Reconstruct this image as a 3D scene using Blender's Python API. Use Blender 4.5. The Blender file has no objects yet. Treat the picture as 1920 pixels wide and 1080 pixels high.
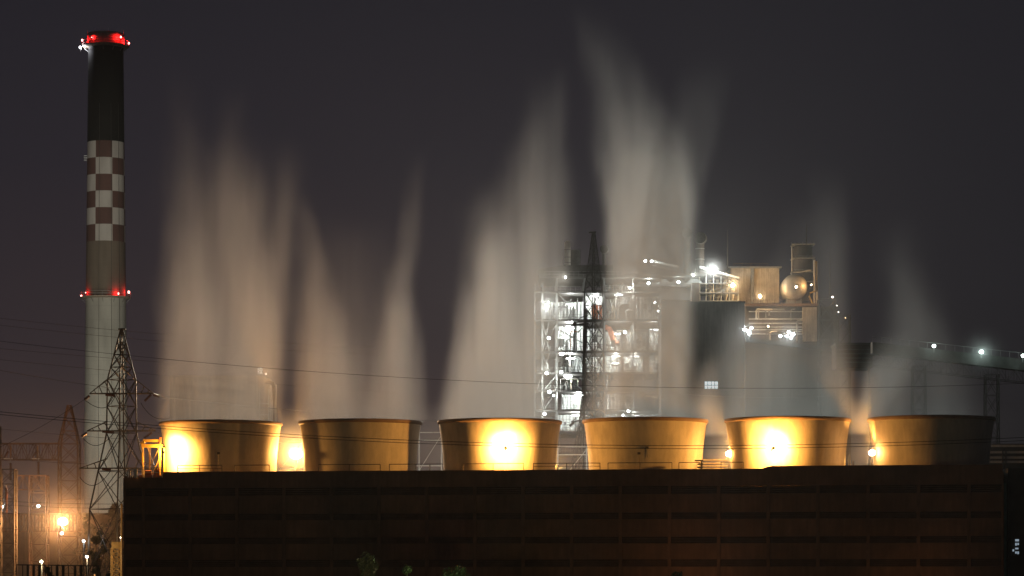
import bpy, bmesh, math, random
from mathutils import Vector, Matrix, Quaternion
random.seed(7)
R = math.radians
S = bpy.context.scene
COL = S.collection

# ------------------------------------------------------------------ camera
F, HY, CZ = 5500.0, 1085.0, 5.0          # focal length and horizon row in 1920-wide pixels, eye height
cam = bpy.data.cameras.new('camera')
cam.sensor_width = 36; cam.lens = 36*F/1920
cam.shift_y = (HY-540)/1920
cam.clip_start = 0.5; cam.clip_end = 6000
co = bpy.data.objects.new('camera', cam); COL.objects.link(co)
co.location = (0, 0, CZ); co.rotation_euler = (R(90), 0, 0)
S.camera = co
S.render.resolution_x, S.render.resolution_y = 1024, 576

# ------------------------------------------------------------------ night sky (town glow low down, warmer on the left)
w = bpy.data.worlds.new("World"); S.world = w; w.use_nodes = True
nt = w.node_tree; nt.nodes.clear()
def N(nt, t, **k):
    n = nt.nodes.new(t)
    for a, b in k.items(): setattr(n, a, b)
    return n
def ramp(nt, stops, interp='LINEAR'):
    n = N(nt, 'ShaderNodeValToRGB'); e = n.color_ramp.elements; n.color_ramp.interpolation = interp
    while len(e) < len(stops): e.new(1.0)
    for i, (p, c) in enumerate(stops): e[i].position = p; e[i].color = (*c, 1)
    return n
tc = N(nt, 'ShaderNodeTexCoord'); sp = N(nt, 'ShaderNodeSeparateXYZ')
nt.links.new(tc.outputs['Generated'], sp.inputs[0])
mz = N(nt, 'ShaderNodeMath', operation='MULTIPLY_ADD'); mz.inputs[1].default_value = 2.5; mz.inputs[2].default_value = 0.0
nt.links.new(sp.outputs['Z'], mz.inputs[0])
rl = ramp(nt, [(0, (.088, .056, .046)), (.10, (.066, .044, .041)), (.2, (.038, .028, .032)), (.35, (.0235, .020, .0265)), (.5, (.0175, .0160, .0220)), (1, (.011, .010, .014))])
rr = ramp(nt, [(0, (.014, .0135, .0145)), (.12, (.0155, .0145, .0165)), (.25, (.017, .0155, .0195)), (.5, (.0150, .0140, .0190)), (1, (.010, .0095, .013))])
nt.links.new(mz.outputs[0], rl.inputs[0]); nt.links.new(mz.outputs[0], rr.inputs[0])
mx = N(nt, 'ShaderNodeMapRange'); mx.inputs[1].default_value = -.06; mx.inputs[2].default_value = .20; mx.interpolation_type = 'SMOOTHSTEP'
nt.links.new(sp.outputs['X'], mx.inputs[0])
mixn = N(nt, 'ShaderNodeMix', data_type='RGBA')
nt.links.new(mx.outputs[0], mixn.inputs[0]); nt.links.new(rl.outputs[0], mixn.inputs[6]); nt.links.new(rr.outputs[0], mixn.inputs[7])
bg = N(nt, 'ShaderNodeBackground'); bg.inputs[1].default_value = .83
wo = N(nt, 'ShaderNodeOutputWorld')
nt.links.new(mixn.outputs[2], bg.inputs[0]); nt.links.new(bg.outputs[0], wo.inputs[0])

S.view_settings.view_transform = 'Standard'; S.view_settings.look = 'None'
S.view_settings.exposure = 0; S.view_settings.gamma = 1
S.render.engine = 'CYCLES'
S.cycles.max_bounces = 5; S.cycles.volume_bounces = 0; S.cycles.diffuse_bounces = 2; S.cycles.transparent_max_bounces = 16
S.cycles.sample_clamp_indirect = 2.0
S.cycles.use_denoising = True

SODIUM = (1.0, .445, .088); WARM = (1.0, .72, .42); WHITE = (.93, 1.0, .97); GREENW = (.78, 1.0, .88); RED = (1.0, .006, .008)

# ------------------------------------------------------------------ helpers
def P(px, py, Y): return Vector(((px-960)/F*Y, Y, CZ+(HY-py)/F*Y))
def X_(px, Y): return (px-960)/F*Y
def Z_(py, Y): return CZ+(HY-py)/F*Y

def tag(o, label=None, cat=None, group=None, kind=None):
    if label: o['label'] = label
    if cat: o['category'] = cat
    if group: o['group'] = group
    if kind: o['kind'] = kind
    return o
def thing(name, loc=(0, 0, 0), rz=0, label=None, cat=None, group=None, kind=None):
    o = bpy.data.objects.new(name, None); COL.objects.link(o)
    o.location = loc; o.rotation_euler = (0, 0, rz); o.empty_display_size = .3
    return tag(o, label, cat, group, kind)

class MB:
    """collects shapes in world coordinates, builds ONE mesh with its origin at `origin`"""
    def __init__(s): s.v = []; s.f = []; s.smooth = []
    def add(s, vs, fs, sm=False):
        b = len(s.v); s.v += [Vector(v) for v in vs]
        for f in fs: s.f.append([b+i for i in f]); s.smooth.append(sm)
        return s
    def box(s, x0, x1, y0, y1, z0, z1):
        vs = [(x, y, z) for x in (x0, x1) for y in (y0, y1) for z in (z0, z1)]
        return s.add(vs, [(0, 1, 3, 2), (4, 6, 7, 5), (0, 4, 5, 1), (2, 3, 7, 6), (0, 2, 6, 4), (1, 5, 7, 3)])
    def bar(s, a, b, r, n=4, r2=None, sm=None):
        a = Vector(a); b = Vector(b); d = b-a
        if d.length < 1e-6: return s
        if r2 is None: r2 = r
        q = d.to_track_quat('Z', 'Y'); ph = math.pi/4 if n == 4 else 0
        ring = lambda c, rr: [c + q @ Vector((rr*math.cos(ph+2*math.pi*i/n), rr*math.sin(ph+2*math.pi*i/n), 0)) for i in range(n)]
        vs = ring(a, r)+ring(b, r2)
        fs = [(i, (i+1) % n, n+(i+1) % n, n+i) for i in range(n)]
        s.add(vs, fs, (n > 4) if sm is None else sm)
        s.add(vs[:n], [tuple(reversed(range(n)))]); s.add(vs[n:], [tuple(range(n))])
        return s
    def path(s, pts, r, n=6):
        pts = [Vector(p) for p in pts]; rings = []
        for i, p in enumerate(pts):
            t = (pts[min(i+1, len(pts)-1)]-pts[max(i-1, 0)]).normalized()
            q = t.to_track_quat('Z', 'Y')
            rings.append([p+q @ Vector((r*math.cos(2*math.pi*k/n), r*math.sin(2*math.pi*k/n), 0)) for k in range(n)])
        vs = [v for g in rings for v in g]; fs = []
        for i in range(len(pts)-1):
            for k in range(n): fs.append((i*n+k, i*n+(k+1) % n, (i+1)*n+(k+1) % n, (i+1)*n+k))
        return s.add(vs, fs, True)
    def lathe(s, c, prof, n=48, sm=True, closed=False):
        """prof: list of (radius, z) around the vertical axis at c"""
        c = Vector(c); vs = []; fs = []
        for r, z in prof:
            for k in range(n): vs.append(c+Vector((r*math.cos(2*math.pi*k/n), r*math.sin(2*math.pi*k/n), z)))
        m = len(prof)
        for i in range(m if closed else m-1):
            j = (i+1) % m
            for k in range(n): fs.append((i*n+k, i*n+(k+1) % n, j*n+(k+1) % n, j*n+k))
        return s.add(vs, fs, sm)
    def ball(s, c, r, n=14, sc=(1, 1, 1)):
        c = Vector(c); prof = [(r*math.cos(a), r*math.sin(a)) for a in [(-90+180*i/(n//2+1))*math.pi/180 for i in range(n//2+2)]]
        b = len(s.v); s.lathe((0, 0, 0), prof, n)
        for i in range(b, len(s.v)): v = s.v[i]; s.v[i] = c+Vector((v.x*sc[0], v.y*sc[1], v.z*sc[2]))
        return s
    def build(s, name, mat, parent=None, origin=None):
        if parent is not None: o0 = Vector((0, 0, 0)) if origin is None else Vector(origin); inv = -(Vector(parent.matrix_basis.translation)) if origin is None else -o0
        else: o0 = Vector(origin) if origin is not None else Vector((0, 0, 0)); inv = -o0
        me = bpy.data.meshes.new(name)
        me.from_pydata([v+inv for v in s.v], [], s.f); me.validate(); me.update()
        me.polygons.foreach_set('use_smooth', s.smooth[:len(me.polygons)])
        me.materials.append(mat)
        o = bpy.data.objects.new(name, me); COL.objects.link(o)
        if parent is not None: o.parent = parent
        else: o.location = o0
        return o

def sub(mb, name, mat, parent, root):
    """a sub-part: child of a part whose own coordinates are those of root"""
    return mb.build(name, mat, parent, origin=root.location)

def material(name, col, rough=.8, metal=0, var=.25, scale=1.5, bump=.3, stretch=(1, 1, 1), col2=None, streak=0):
    m = bpy.data.materials.new(name); m.use_nodes = True; t = m.node_tree; b = t.nodes['Principled BSDF']
    tc = N(t, 'ShaderNodeTexCoord'); mp = N(t, 'ShaderNodeMapping'); mp.inputs['Scale'].default_value = stretch
    t.links.new(tc.outputs['Object'], mp.inputs[0])
    no = N(t, 'ShaderNodeTexNoise'); no.inputs['Scale'].default_value = scale; no.inputs['Detail'].default_value = 6; no.inputs['Roughness'].default_value = .65
    t.links.new(mp.outputs[0], no.inputs['Vector'])
    lo = tuple(c*(1-var) for c in col) if col2 is None else col2
    rp = ramp(t, [(.32, lo), (.68, tuple(min(1, c*(1+var*.6)) for c in col))])
    t.links.new(no.outputs[0], rp.inputs[0]); out = rp.outputs[0]
    if streak:
        m2 = N(t, 'ShaderNodeMapping'); m2.inputs['Scale'].default_value = (3, 3, .25); t.links.new(tc.outputs['Object'], m2.inputs[0])
        n2 = N(t, 'ShaderNodeTexNoise'); n2.inputs['Scale'].default_value = 1; n2.inputs['Detail'].default_value = 5; t.links.new(m2.outputs[0], n2.inputs['Vector'])
        mr = N(t, 'ShaderNodeMapRange'); mr.inputs[1].default_value = .35; mr.inputs[2].default_value = .65; mr.inputs[3].default_value = 1-streak; mr.inputs[4].default_value = 1
        t.links.new(n2.outputs[0], mr.inputs[0])
        ml = N(t, 'ShaderNodeMix', data_type='RGBA', blend_type='MULTIPLY'); ml.inputs[0].default_value = 1
        t.links.new(out, ml.inputs[6]); t.links.new(mr.outputs[0], ml.inputs[7]); out = ml.outputs[2]
    t.links.new(out, b.inputs['Base Color'])
    b.inputs['Roughness'].default_value = rough; b.inputs['Metallic'].default_value = metal
    if bump:
        bp = N(t, 'ShaderNodeBump'); bp.inputs['Strength'].default_value = bump; bp.inputs['Distance'].default_value = .05
        t.links.new(no.outputs[0], bp.inputs['Height']); t.links.new(bp.outputs[0], b.inputs['Normal'])
    return m
def emissive(name, col, strength):
    m = bpy.data.materials.new(name); m.use_nodes = True; t = m.node_tree; b = t.nodes['Principled BSDF']
    b.inputs['Base Color'].default_value = (.5, .5, .5, 1)
    b.inputs['Emission Color'].default_value = (*col, 1); b.inputs['Emission Strength'].default_value = strength
    try: m.cycles.emission_sampling = 'NONE'
    except Exception: pass
    return m

M = dict(
    ochre=material('ochre_paint', (.30, .17, .04), .6, 0, .3, 4, .1),
    louvre=material('louvre_blade', (.185, .09, .047), .85, 0, .3, 1, .2),
    fibre=material('fibre_shell', (.50, .435, .33), .66, 0, .22, .8, .9, (1, 1, .5), streak=.12),
    lip=material('fibre_lip', (.20, .125, .07), .7, 0, .25, 2, .3),
    wall=material('casing_board', (.215, .105, .055), .85, 0, .45, .22, .4, (1, 1, .8), streak=.2),
    dark=material('dark_recess', (.05, .035, .028), .9, 0, .3, 1, .2),
    pilaster=material('casing_column', (.205, .10, .053), .85, 0, .3, 1.2, .3, streak=.3),
    deck=material('deck_concrete', (.22, .19, .16), .9),
    steel=material('grey_steel', (.24, .24, .23), .55, .3, .3, 3, .1),
    dsteel=material('dark_steel', (.07, .065, .06), .6, .3, .3, 3, .1),
    galv=material('galvanised_lattice', (.085, .07, .055), .55, .5, .35, 2, .1),
    rust=material('weathered_lattice', (.17, .105, .065), .7, .3, .4, 2, .1),
    pale=material('pale_cladding', (.62, .64, .62), .6, 0, .18, 1.2, .15, (1, 1, .3), streak=.2),
    tan=material('tan_cladding', (.46, .38, .28), .65, 0, .25, .5, .15, streak=.3),
    concrete=material('plant_concrete', (.095, .078, .066), .85, 0, .2, .25, .2, streak=.25),
    yellow=material('yellow_paint', (.42, .27, .05), .5, 0, .2, 4, .1),
    orange=material('red_oxide_paint', (.45, .14, .06), .6, 0, .3, 4, .1),
    insul=material('brown_porcelain', (.10, .05, .035), .25, 0, .2, 5, 0),
    wire=material('aluminium_wire', (.018, .014, .012), .9, 0, .1, 2, 0),
    vessel=material('insulated_vessel', (.46, .42, .35), .5, .3, .12, 1.5, .1),
    ground=material('dry_ground', (.07, .055, .04), .95, 0, .4, .15, .6),
    leaf=material('leaves', (.055, .075, .03), .45, 0, .45, 2.5, 0),
    bark=material('bark', (.09, .065, .045), .9, 0, .4, 3, .5, (1, 1, .2)),
    roofsheet=material('roof_sheet', (.055, .055, .05), .6, .2, .3, 1, .2),
)
# ------------------------------------------------------------------ lamps
LENS = {}
def lens_mat(col, s):
    k = (col, s)
    if k not in LENS: LENS[k] = emissive('lamp_glass', tuple(.35+.65*c if col != RED else c for c in col) if col != RED else (1, .30, .26), s)
    return LENS[k]
def add_light(parent, off, col, power, kind='POINT', target=None, cone=120, blend=.6, radius=.2, name='lamp_light'):
    l = bpy.data.lights.new(name, kind); l.energy = power; l.color = col; l.shadow_soft_size = radius
    o = bpy.data.objects.new(name, l); COL.objects.link(o); o.parent = parent; o.location = off
    if kind == 'SPOT':
        l.spot_size = R(cone); l.spot_blend = blend
        d = Vector(target)-(Vector(parent.location)+Vector(off)); o.rotation_euler = d.to_track_quat('-Z', 'Y').to_euler()
    return o
def lamp(px, py, Y, label, group, col=WHITE, power=1000, r=.3, glow=9, face=-1, pole=None, kind='POINT', target=None, cone=120, cat='lamp', name='flood_lamp', hood=True, arm=None, blend=.6):
    c = P(px, py, Y); t = thing(name, c, 0, label, cat, group)
    MB().ball(c+Vector((0, face*r*.25, 0)), r, 14, (1, .75, .85)).build('lens', lens_mat(col, glow), t)
    if hood and face < 0:
        MB().box(c.x-r*.6, c.x+r*.6, c.y+r*.5, c.y+r*1.3, c.z-r*.6, c.z+r*.6).build('hood', M['dsteel'], t)
    elif hood:
        h = MB(); h.lathe((0, 0, 0), [(.02*r, .95*r), (r*.55, .9*r), (r*.98, .45*r), (r*1.06, .1*r)], 16)
        for i, v in enumerate(h.v):       # the hood opens along y, away from the lit side
            h.v[i] = c+Vector((v.x, -face*(v.z+.02*r)+face*0, v.y*.9))
        h.build('hood', M['dsteel'], t)
    if pole is not None:
        b = MB(); b.bar(c+Vector((0, -face*r*.9, -r*.2)), Vector((c.x, c.y-face*r*.9, pole)), .055, 8); b.bar(Vector((c.x, c.y-face*r*.9, pole)), Vector((c.x, c.y-face*r*.9, pole+.06)), .16, 8)
        b.build('pole', M['dsteel'], t)
    elif arm:
        MB().bar(c+Vector((0, -face*r*.9, -r*.1)), Vector(arm), .05, 6).build('bracket', M['steel'], t)
    if power: add_light(t, (0, face*(r*1.25+.05), 0), col, power, kind, target, cone, blend, radius=min(r, .25))
    return t

# ------------------------------------------------------------------ ground
g = MB(); g.add([(-2500, -60, 0), (2500, -60, 0), (2500, 4000, 0), (-2500, 4000, 0)], [(0, 1, 2, 3)])
tag(g.build('ground', M['ground']), 'dark bare ground under the plant and the switchyard', None, None, 'structure')

# ------------------------------------------------------------------ the long cooling tower casing
TH = math.atan2(238-247, 58.5); U = Vector((math.cos(TH), math.sin(TH), 0)); V = Vector((-math.sin(TH), math.cos(TH), 0))
C1 = Vector((X_(414, 247), 247, 0))
def row(u, v, z=0): p = C1+U*u+V*v; return Vector((p.x, p.y, z))
def u_at(px, v):
    k = (px-960)/F
    return (k*(C1.y+v*V.y)-C1.x-v*V.x)/(U.x-k*U.y)
DECK = 13.30; FV = -6.3; BV = 6.6
ct = thing('cooling_tower_casing', (0, 0, 0), 0, 'long dark brown cooling tower casing with louvre bands, carrying the six fan stacks', 'cooling tower')
ct.location = C1; ct.rotation_euler = (0, 0, TH)
u0, u1 = u_at(233, FV), u_at(1880, FV); us = u_at(305, FV); ut = u_at(1428, FV)
def cbuild(mb, name, mat, lab=None): o = mb.build(name, mat, ct, origin=(0, 0, 0)); 
def CB(mb, name, mat, par=ct):
    o = mb.build(name, mat, par, origin=(0, 0, 0)); return o
CB(MB().box(u0+.12, u1-.12, FV+.35, BV, .0, DECK-.25), 'inner_wall', M['louvre'])
CB(MB().box(u0+.02, u1-.02, FV+.22, BV+.1, DECK-.24, DECK), 'roof_deck', M['deck'])
b = MB()     # parapet with its two steps
def parap(a, c, z0, z1): b.box(a, c, FV-.06, FV+.20, z0, z1)
parap(u0, us, 12.44, 13.46); parap(us, ut, 12.44, 13.78)
vs = [(ut, FV-.06, 12.44), (ut+.75, FV-.06, 12.44), (ut+.75, FV-.06, 13.99), (ut, FV-.06, 13.78), (ut, FV+.2, 12.44), (ut+.75, FV+.2, 12.44), (ut+.75, FV+.2, 13.99), (ut, FV+.2, 13.78)]
b.add(vs, [(0, 1, 2, 3), (7, 6, 5, 4), (3, 2, 6, 7), (0, 4, 5, 1), (0, 3, 7, 4), (1, 5, 6, 2)])
parap(ut+.75, u1, 12.44, 13.99)
CB(b, 'parapet', M['wall'])
for z0, z1 in ((10.30, 11.78), (8.36, 9.78), (6.55, 7.84), (3.9, 5.95), (.4, 3.3)):
    CB(MB().box(u0, u1, FV, FV+.25, z0, z1), 'wall_panel', M['wall'])
for z0, z1 in ((11.78, 12.44), (9.78, 10.30), (7.84, 8.36), (5.95, 6.55), (3.3, 3.9)):
    q = MB()
    n = 4
    for i in range(n):
        z = z0+(i+.5)*(z1-z0)/n
        q.add([(u0+.1, FV+.04, z-.05), (u1-.1, FV+.04, z-.05), (u1-.1, FV+.26, z+.06), (u0+.1, FV+.26, z+.06), (u0+.1, FV+.04, z-.08), (u1-.1, FV+.04, z-.08), (u1-.1, FV+.26, z+.03), (u0+.1, FV+.26, z+.03)],
              [(0, 1, 2, 3), (7, 6, 5, 4), (0, 4, 5, 1), (3, 2, 6, 7)])
    CB(q, 'louvre_band', M['louvre'])
px = 233+36
k = 0
while True:
    uu = u0+1.5+k*3.95
    if uu > u1-.5: break
    CB(MB().box(uu, uu+.28, FV-.075, FV+.02, .2, 12.43), 'pilaster', M['pilaster']); k += 1
CB(MB().box(u0-.08, u0+.1, FV-.02, BV+.12, .0, 13.3), 'end_wall', M['pilaster'])
CB(MB().box(u1-.1, u1+.08, FV-.02, BV+.12, .0, 13.4), 'end_wall', M['pilaster'])

# ------------------------------------------------------------------ six fan stacks
STK = [(414, 247.0), (676, 245.2), (937, 243.4), (1210, 241.6), (1477, 239.8), (1746, 238.0)]
TOP = [18.13, 18.12, 18.08, 18.06, 18.03, 18.02]
slabel = ['fan stack at the left end beside the yellow hoist frame, white hot on its left',
          'tan fan stack just right of the big bare glaring lamp, second from the left',
          'fan stack with a huge white glare patch, third from the left',
          'amber fan stack right of the slim lattice mast, dark shade down its middle',
          'fan stack with a round white glare patch between the two bare round lamps',
          'darkest fan stack at the right end, brown on its left edge and fading to black']
spos = []
for i, ((px, Y), zt) in enumerate(zip(STK, TOP)):
    c = Vector((X_(px, Y), Y, DECK)); spos.append(c)
    t = thing('fan_stack', c, R(13*i), slabel[i], 'fan stack', 'fan stacks in a row on the cooling tower casing')
    H = zt-DECK; out = []; 
    prof_o = []; 
    for j in range(15):
        s = j/14
        r = 4.62+.05*math.sin(s*3)+.42*s**2.3
        prof_o.append((r, s*(H-.30)))
    prof_i = [(r-.14, z) for r, z in reversed(prof_o)]
    pr = prof_o+[(prof_o[-1][0], H-.28)]+[(prof_i[0][0], H-.28)]+prof_i
    m = MB(); m.lathe(c, pr, 96, True, True); m.build('shell', M['fibre'], t)
    rt = prof_o[-1][0]
    m = MB(); m.lathe(c, [(rt-.16, H-.275), (rt+.02, H-.30), (rt+.13, H-.24), (rt+.14, H-.03), (rt+.11, H), (rt-.10, H), (rt-.16, H-.05)], 96, True, True); m.build('rim', M['lip'], t)
    # fan inside the throat
    m = MB(); m.lathe(c, [(.01, 1.3), (.7, 1.3), (.75, 1.1), (.7, .8), (.01, .8)], 20)
    hb = m.build('fan_hub', M['dsteel'], t)
    for a in range(8):
        an = a*math.pi/4; d = Vector((math.cos(an), math.sin(an), 0)); n2 = Vector((-d.y, d.x, 0))
        q = MB(); p0 = c+d*.72+Vector((0, 0, 1.05)); p1 = c+d*4.3+Vector((0, 0, 1.1))
        q.add([p0-n2*.3+Vector((0, 0, -.14)), p0+n2*.3+Vector((0, 0, .14)), p1+n2*.22+Vector((0, 0, .04)), p1-n2*.22+Vector((0, 0, -.04)),
               p0-n2*.3+Vector((0, 0, -.19)), p0+n2*.3+Vector((0, 0, .09)), p1+n2*.22+Vector((0, 0, .0)), p1-n2*.22+Vector((0, 0, -.08))],
              [(0, 1, 2, 3), (7, 6, 5, 4), (0, 4, 5, 1), (1, 5, 6, 2), (2, 6, 7, 3), (3, 7, 4, 0)])
        q.build('fan_blade', M['steel'], t)
    # curb the shell stands on
    MB().lathe(c, [(4.66, 0.004), (5.0, .004), (5.0, .22), (4.66, .22)], 64, False, True).build('base_ring', M['deck'], t)

# handrails along the front of the roof
rails = [(243, 303, 'beside the yellow hoist frame at the left corner'), (333, 416, 'in front of the glaring left half of the first stack'), (440, 505, 'in front of the shaded right half of the first stack'),
         (597, 713, 'in front of the middle of the second stack'), (730, 830, 'across the gap between the second and third stacks'), (868, 982, 'in front of the white glare on the third stack'),
         (1000, 1125, 'across the foot of the slim lattice mast'), (1140, 1260, 'in front of the middle of the fourth stack'), (1273, 1312, 'in front of the right edge of the fourth stack'),
         (1352, 1394, 'at the foot of the round lamp left of the fifth stack')]
for a, c2, where in rails:
    v = FV+.05; ua, ub = u_at(a, v), u_at(c2, v); z0 = 13.78 if a > 250 else 13.46
    z1 = z0+.52
    base = row((ua+ub)/2, v, z0)
    t = thing('handrail', base, 0, 'dark pipe handrail ' + where, 'handrail', 'handrails along the roof edge')
    m = MB(); m.bar(row(ua, v, z1), row(ub, v, z1), .032, 6); m.build('top_rail', M['dsteel'], t)
    if a in (243, 333, 1000): MB().bar(row(ua, v, z0+.26), row(ub, v, z0+.26), .02, 6).build('middle_rail', M['dsteel'], t)
    n = max(1, round((ub-ua)/2.2))
    for i in range(n+1):
        u = ua+(ub-ua)*i/n; MB().bar(row(u, v, z0-.02), row(u, v, z1), .028, 6).build('post', M['dsteel'], t)

# yellow hoist frame at the left corner
YH = 243.0
base = P(284, 886, YH); base.z = DECK
t = thing('hoist_frame', base, 0, 'yellow braced portal hoist frame at the left corner of the casing roof', 'hoist frame')
for a, dy in ((268, 0), (276.5, 1.6), (300, 0), (304, 1.6)):
    MB().bar(Vector((X_(a, YH), YH+dy, DECK)), Vector((X_(a, YH), YH+dy, Z_(838, YH))), .11, 4).build('leg', M['yellow'], t)
MB().box(X_(265, YH), X_(305, YH), YH-.15, YH+.15, Z_(839, YH), Z_(833, YH)).build('lower_beam', M['yellow'], t)
MB().box(X_(268, YH), X_(301, YH), YH-.13, YH+.13, Z_(829, YH), Z_(824, YH)).build('upper_beam', M['yellow'], t)
m = MB(); m.bar(P(277, 840, YH+.8), P(293, 884, YH+.8), .045, 4); m.bar(P(299, 840, YH+.9), P(279, 878, YH+.9), .045, 4); m.bar(P(303, 850, YH+1.5), P(289, 882, YH+1.5), .04, 4); m.build('bracing', M['yellow'], t)
MB().box(X_(264, YH), X_(272, YH), YH-.3, YH+.3, Z_(833, YH), Z_(828, YH)).build('trolley', M['yellow'], t)
MB().box(X_(299.5, YH), X_(303, YH), YH-.2, YH+.2, Z_(833, YH), Z_(820, YH)).build('end_stop', M['orange'], t)
MB().path([P(268, 842, YH-.2), P(266, 850, YH-.2), P(265.5, 865, YH-.2), P(268, 884, YH-.2)], .03).build('hoist_cable', M['dsteel'], t)
# red machinery under the hoist and the white barred guard beside it
base = P(283, 890, YH-2); base.z = 13.3
t = thing('motor_skid', base, 0, 'red brown motor and gearbox skid behind white rails below the yellow hoist frame', 'machine')
ys = YH-1.6
m = MB(); m.box(X_(262, ys), X_(303, ys), ys-.4, ys+.4, 13.31, 13.5); m.build('bed', M['orange'], t)
m = MB(); m.bar(P(272, 886.5, ys), P(284, 886.5, ys), .22, 16); m.bar(P(284, 887, ys), P(290, 887, ys), .1, 12); m.build('motor', M['orange'], t)
m = MB(); m.box(X_(290, ys), X_(299, ys), ys-.3, ys+.3, 13.5, 13.98); m.box(X_(291.5, ys), X_(296, ys), ys-.2, ys+.2, 13.98, 14.12); m.build('gearbox', M['orange'], t)
m = MB(); ya = ys-.7
for z in (Z_(877, ya), Z_(886, ya)): m.bar(Vector((X_(268, ya), ya, z)), Vector((X_(304, ya), ya, z)), .03, 6)
for p in (268, 270.5, 286, 304): m.bar(Vector((X_(p, ya), ya, 13.3)), Vector((X_(p, ya), ya, Z_(877, ya))), .03, 6)
m.build('guard_rail', M['pale'], t)
ya = YH-2.2
t = thing('barred_guard', Vector((X_(248, ya), ya, 13.3)), 0, 'white barred guard panel at the very left corner of the casing roof', 'guard panel')
m = MB()
for p in (239.5, 243.5, 247.5, 251.5): m.box(X_(p, ya), X_(p+1.5, ya), ya-.03, ya+.03, 13.3, Z_(881.5+(252-p)*.12, ya))
m.build('bars', M['pale'], t)
m = MB(); m.bar(P(238.5, 882, ya), P(256, 879.5, ya), .05, 4); m.box(X_(253, ya), X_(257, ya), ya-.05, ya+.05, 13.3, Z_(879.5, ya)); m.build('frame', M['pale'], t)

# little brackets, junction boxes and pipe stubs on the stacks (one each where the photograph shows them)
def stub(px, py, st, label):
    c = spos[st]; k = (px-960)/F; Y = c.y-4.9
    p = P(px, py, Y)
    # place on the shell surface
    for _ in range(4):
        dx = p.x-c.x; Y = c.y-math.sqrt(max(.1, 4.72**2-dx*dx)); p = P(px, py, Y)
    t = thing('junction_box', p, 0, label, 'junction box')
    MB().box(p.x-.12, p.x+.12, p.y-.16, p.y+.04, p.z-.09, p.z+.09).build('box_body', M['dsteel'], t)
    MB().bar(p+Vector((0, -.06, -.09)), p+Vector((.02, -.02, -.8)), .018, 6).build('conduit', M['dsteel'], t)
stub(410, 850, 0, 'small dark junction box on the first fan stack where its glare turns to shade')
stub(1198, 850, 3, 'small dark junction box low on the middle of the fourth fan stack')
stub(1213, 839, 3, 'small dark junction box slightly higher and right of centre on the fourth fan stack')

# pale slatted structures with conduits and valves seen in the gaps, on a pipe rack behind the casing
def pipe_rack(pxs, top, Y, label, seed):
    rnd = random.Random(seed)
    x0, x1 = X_(pxs[0], Y), X_(pxs[1], Y); zt = Z_(top, Y)
    t = thing('pipe_rack', ((x0+x1)/2, Y, 0), 0, label, 'pipe rack', 'pipe racks seen between the fan stacks')
    n = max(1, round((x1-x0)/3.0))
    for i in range(n+1):
        x = x0+(x1-x0)*i/n
        MB().bar((x, Y, 0), (x, Y, zt), .09, 4).build('column', M['pale'], t)
    m = MB()
    for z in (zt, zt-.7, zt-3.0, zt-5): m.bar((x0-.6, Y-.12, z), (x1+.6, Y-.12, z), .06, 4)
    m.build('beam', M['pale'], t)
    m = MB()
    for i in range(n):
        xa = x0+(x1-x0)*i/n; xb = x0+(x1-x0)*(i+1)/n; m.bar((xa, Y+.1, zt-3.4), (xb, Y+.1, zt-.2), .035, 4)
    m.build('brace', M['pale'], t)
    for k in range(6):
        z = zt-3.2-rnd.random()*3.2; yy = Y-.5-rnd.random(); m = MB(); r = rnd.uniform(.05, .16)
        xa = x0+rnd.random()*(x1-x0)*.5; xb = xa+rnd.uniform(.8, 3)
        m.path([(xa, yy, z-2), (xa, yy, z-.2), (xa+.15, yy, z), (xb-.15, yy, z), (xb, yy, z-.2), (xb, yy, z-2.5)], r, 8)
        m.build('pipe', M[rnd.choice(['pale', 'steel', 'vessel'])], t)
    for k in range(5):
        x = x0+rnd.random()*(x1-x0); z = zt-4.5-rnd.random()*1.5
        m = MB(); m.bar((x, Y-1.6, z-.8), (x, Y-1.6, z+.3), rnd.uniform(.1, .25), 10); m.lathe((x, Y-1.6, z+.3), [(.3, 0), (.3, .06), (.05, .07)], 12)
        m.build('valve', M[rnd.choice(['pale', 'vessel', 'orange'])], t)
    return t
pipe_rack((520, 574), 815, 262, 'pale pipe rack and valves behind the large glaring lamp in the first gap', 1)
pipe_rack((786, 828), 811, 264, 'pale pipe rack with small valves in the gap between second and third stacks', 2)
pipe_rack((1046, 1100), 838, 262, 'pale pipe rack behind the foot of the slim lattice mast', 3)

for px_, lab in ((806, 'low white lamp among the pipes in the gap left of the third stack'), (1074, 'low white lamp among the pipes behind the lattice mast foot')):
    lamp(px_, 872, 257.5, lab, 'low lamps in the pipe racks', (.95, .97, .9), 330, .08, 8, 1, DECK, cat='lamp', name='pipe_rack_lamp')
# horizontal fin stack and rails right of the fourth stack
Yf = 235.5
t = thing('finned_cooler', P(1308, 880, Yf), 0, 'dark stack of flat fins against the right foot of the fourth fan stack', 'cooler')
for z in (863.5, 870.5, 876): MB().box(X_(1303 if z < 866 else 1308, Yf), X_(1318, Yf), Yf-.3, Yf+.5, Z_(z+1, Yf), Z_(z-1, Yf)).build('fin', M['dsteel'], t)
MB().bar(P(1315, 881, Yf), P(1315, 863, Yf), .07, 6).build('stem', M['dsteel'], t)
Yf = 238.5
t = thing('header_pipes', P(1340, 884, Yf), 0, 'bank of horizontal header pipes between the finned cooler and the bare round lamp', 'pipes')
for k, z in enumerate((862.5, 869, 874, 879)):
    MB().bar(P(1318, z, Yf), P(1364-(k % 2)*6, z, Yf), .07, 8).build('pipe', M['tan'], t)
m = MB()
for p in (1324, 1345, 1362): m.bar(Vector((X_(p, Yf), Yf+.1, DECK)), P(p, 861, Yf+.1), .05, 4)
m.build('stand', M['steel'], t)

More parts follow.
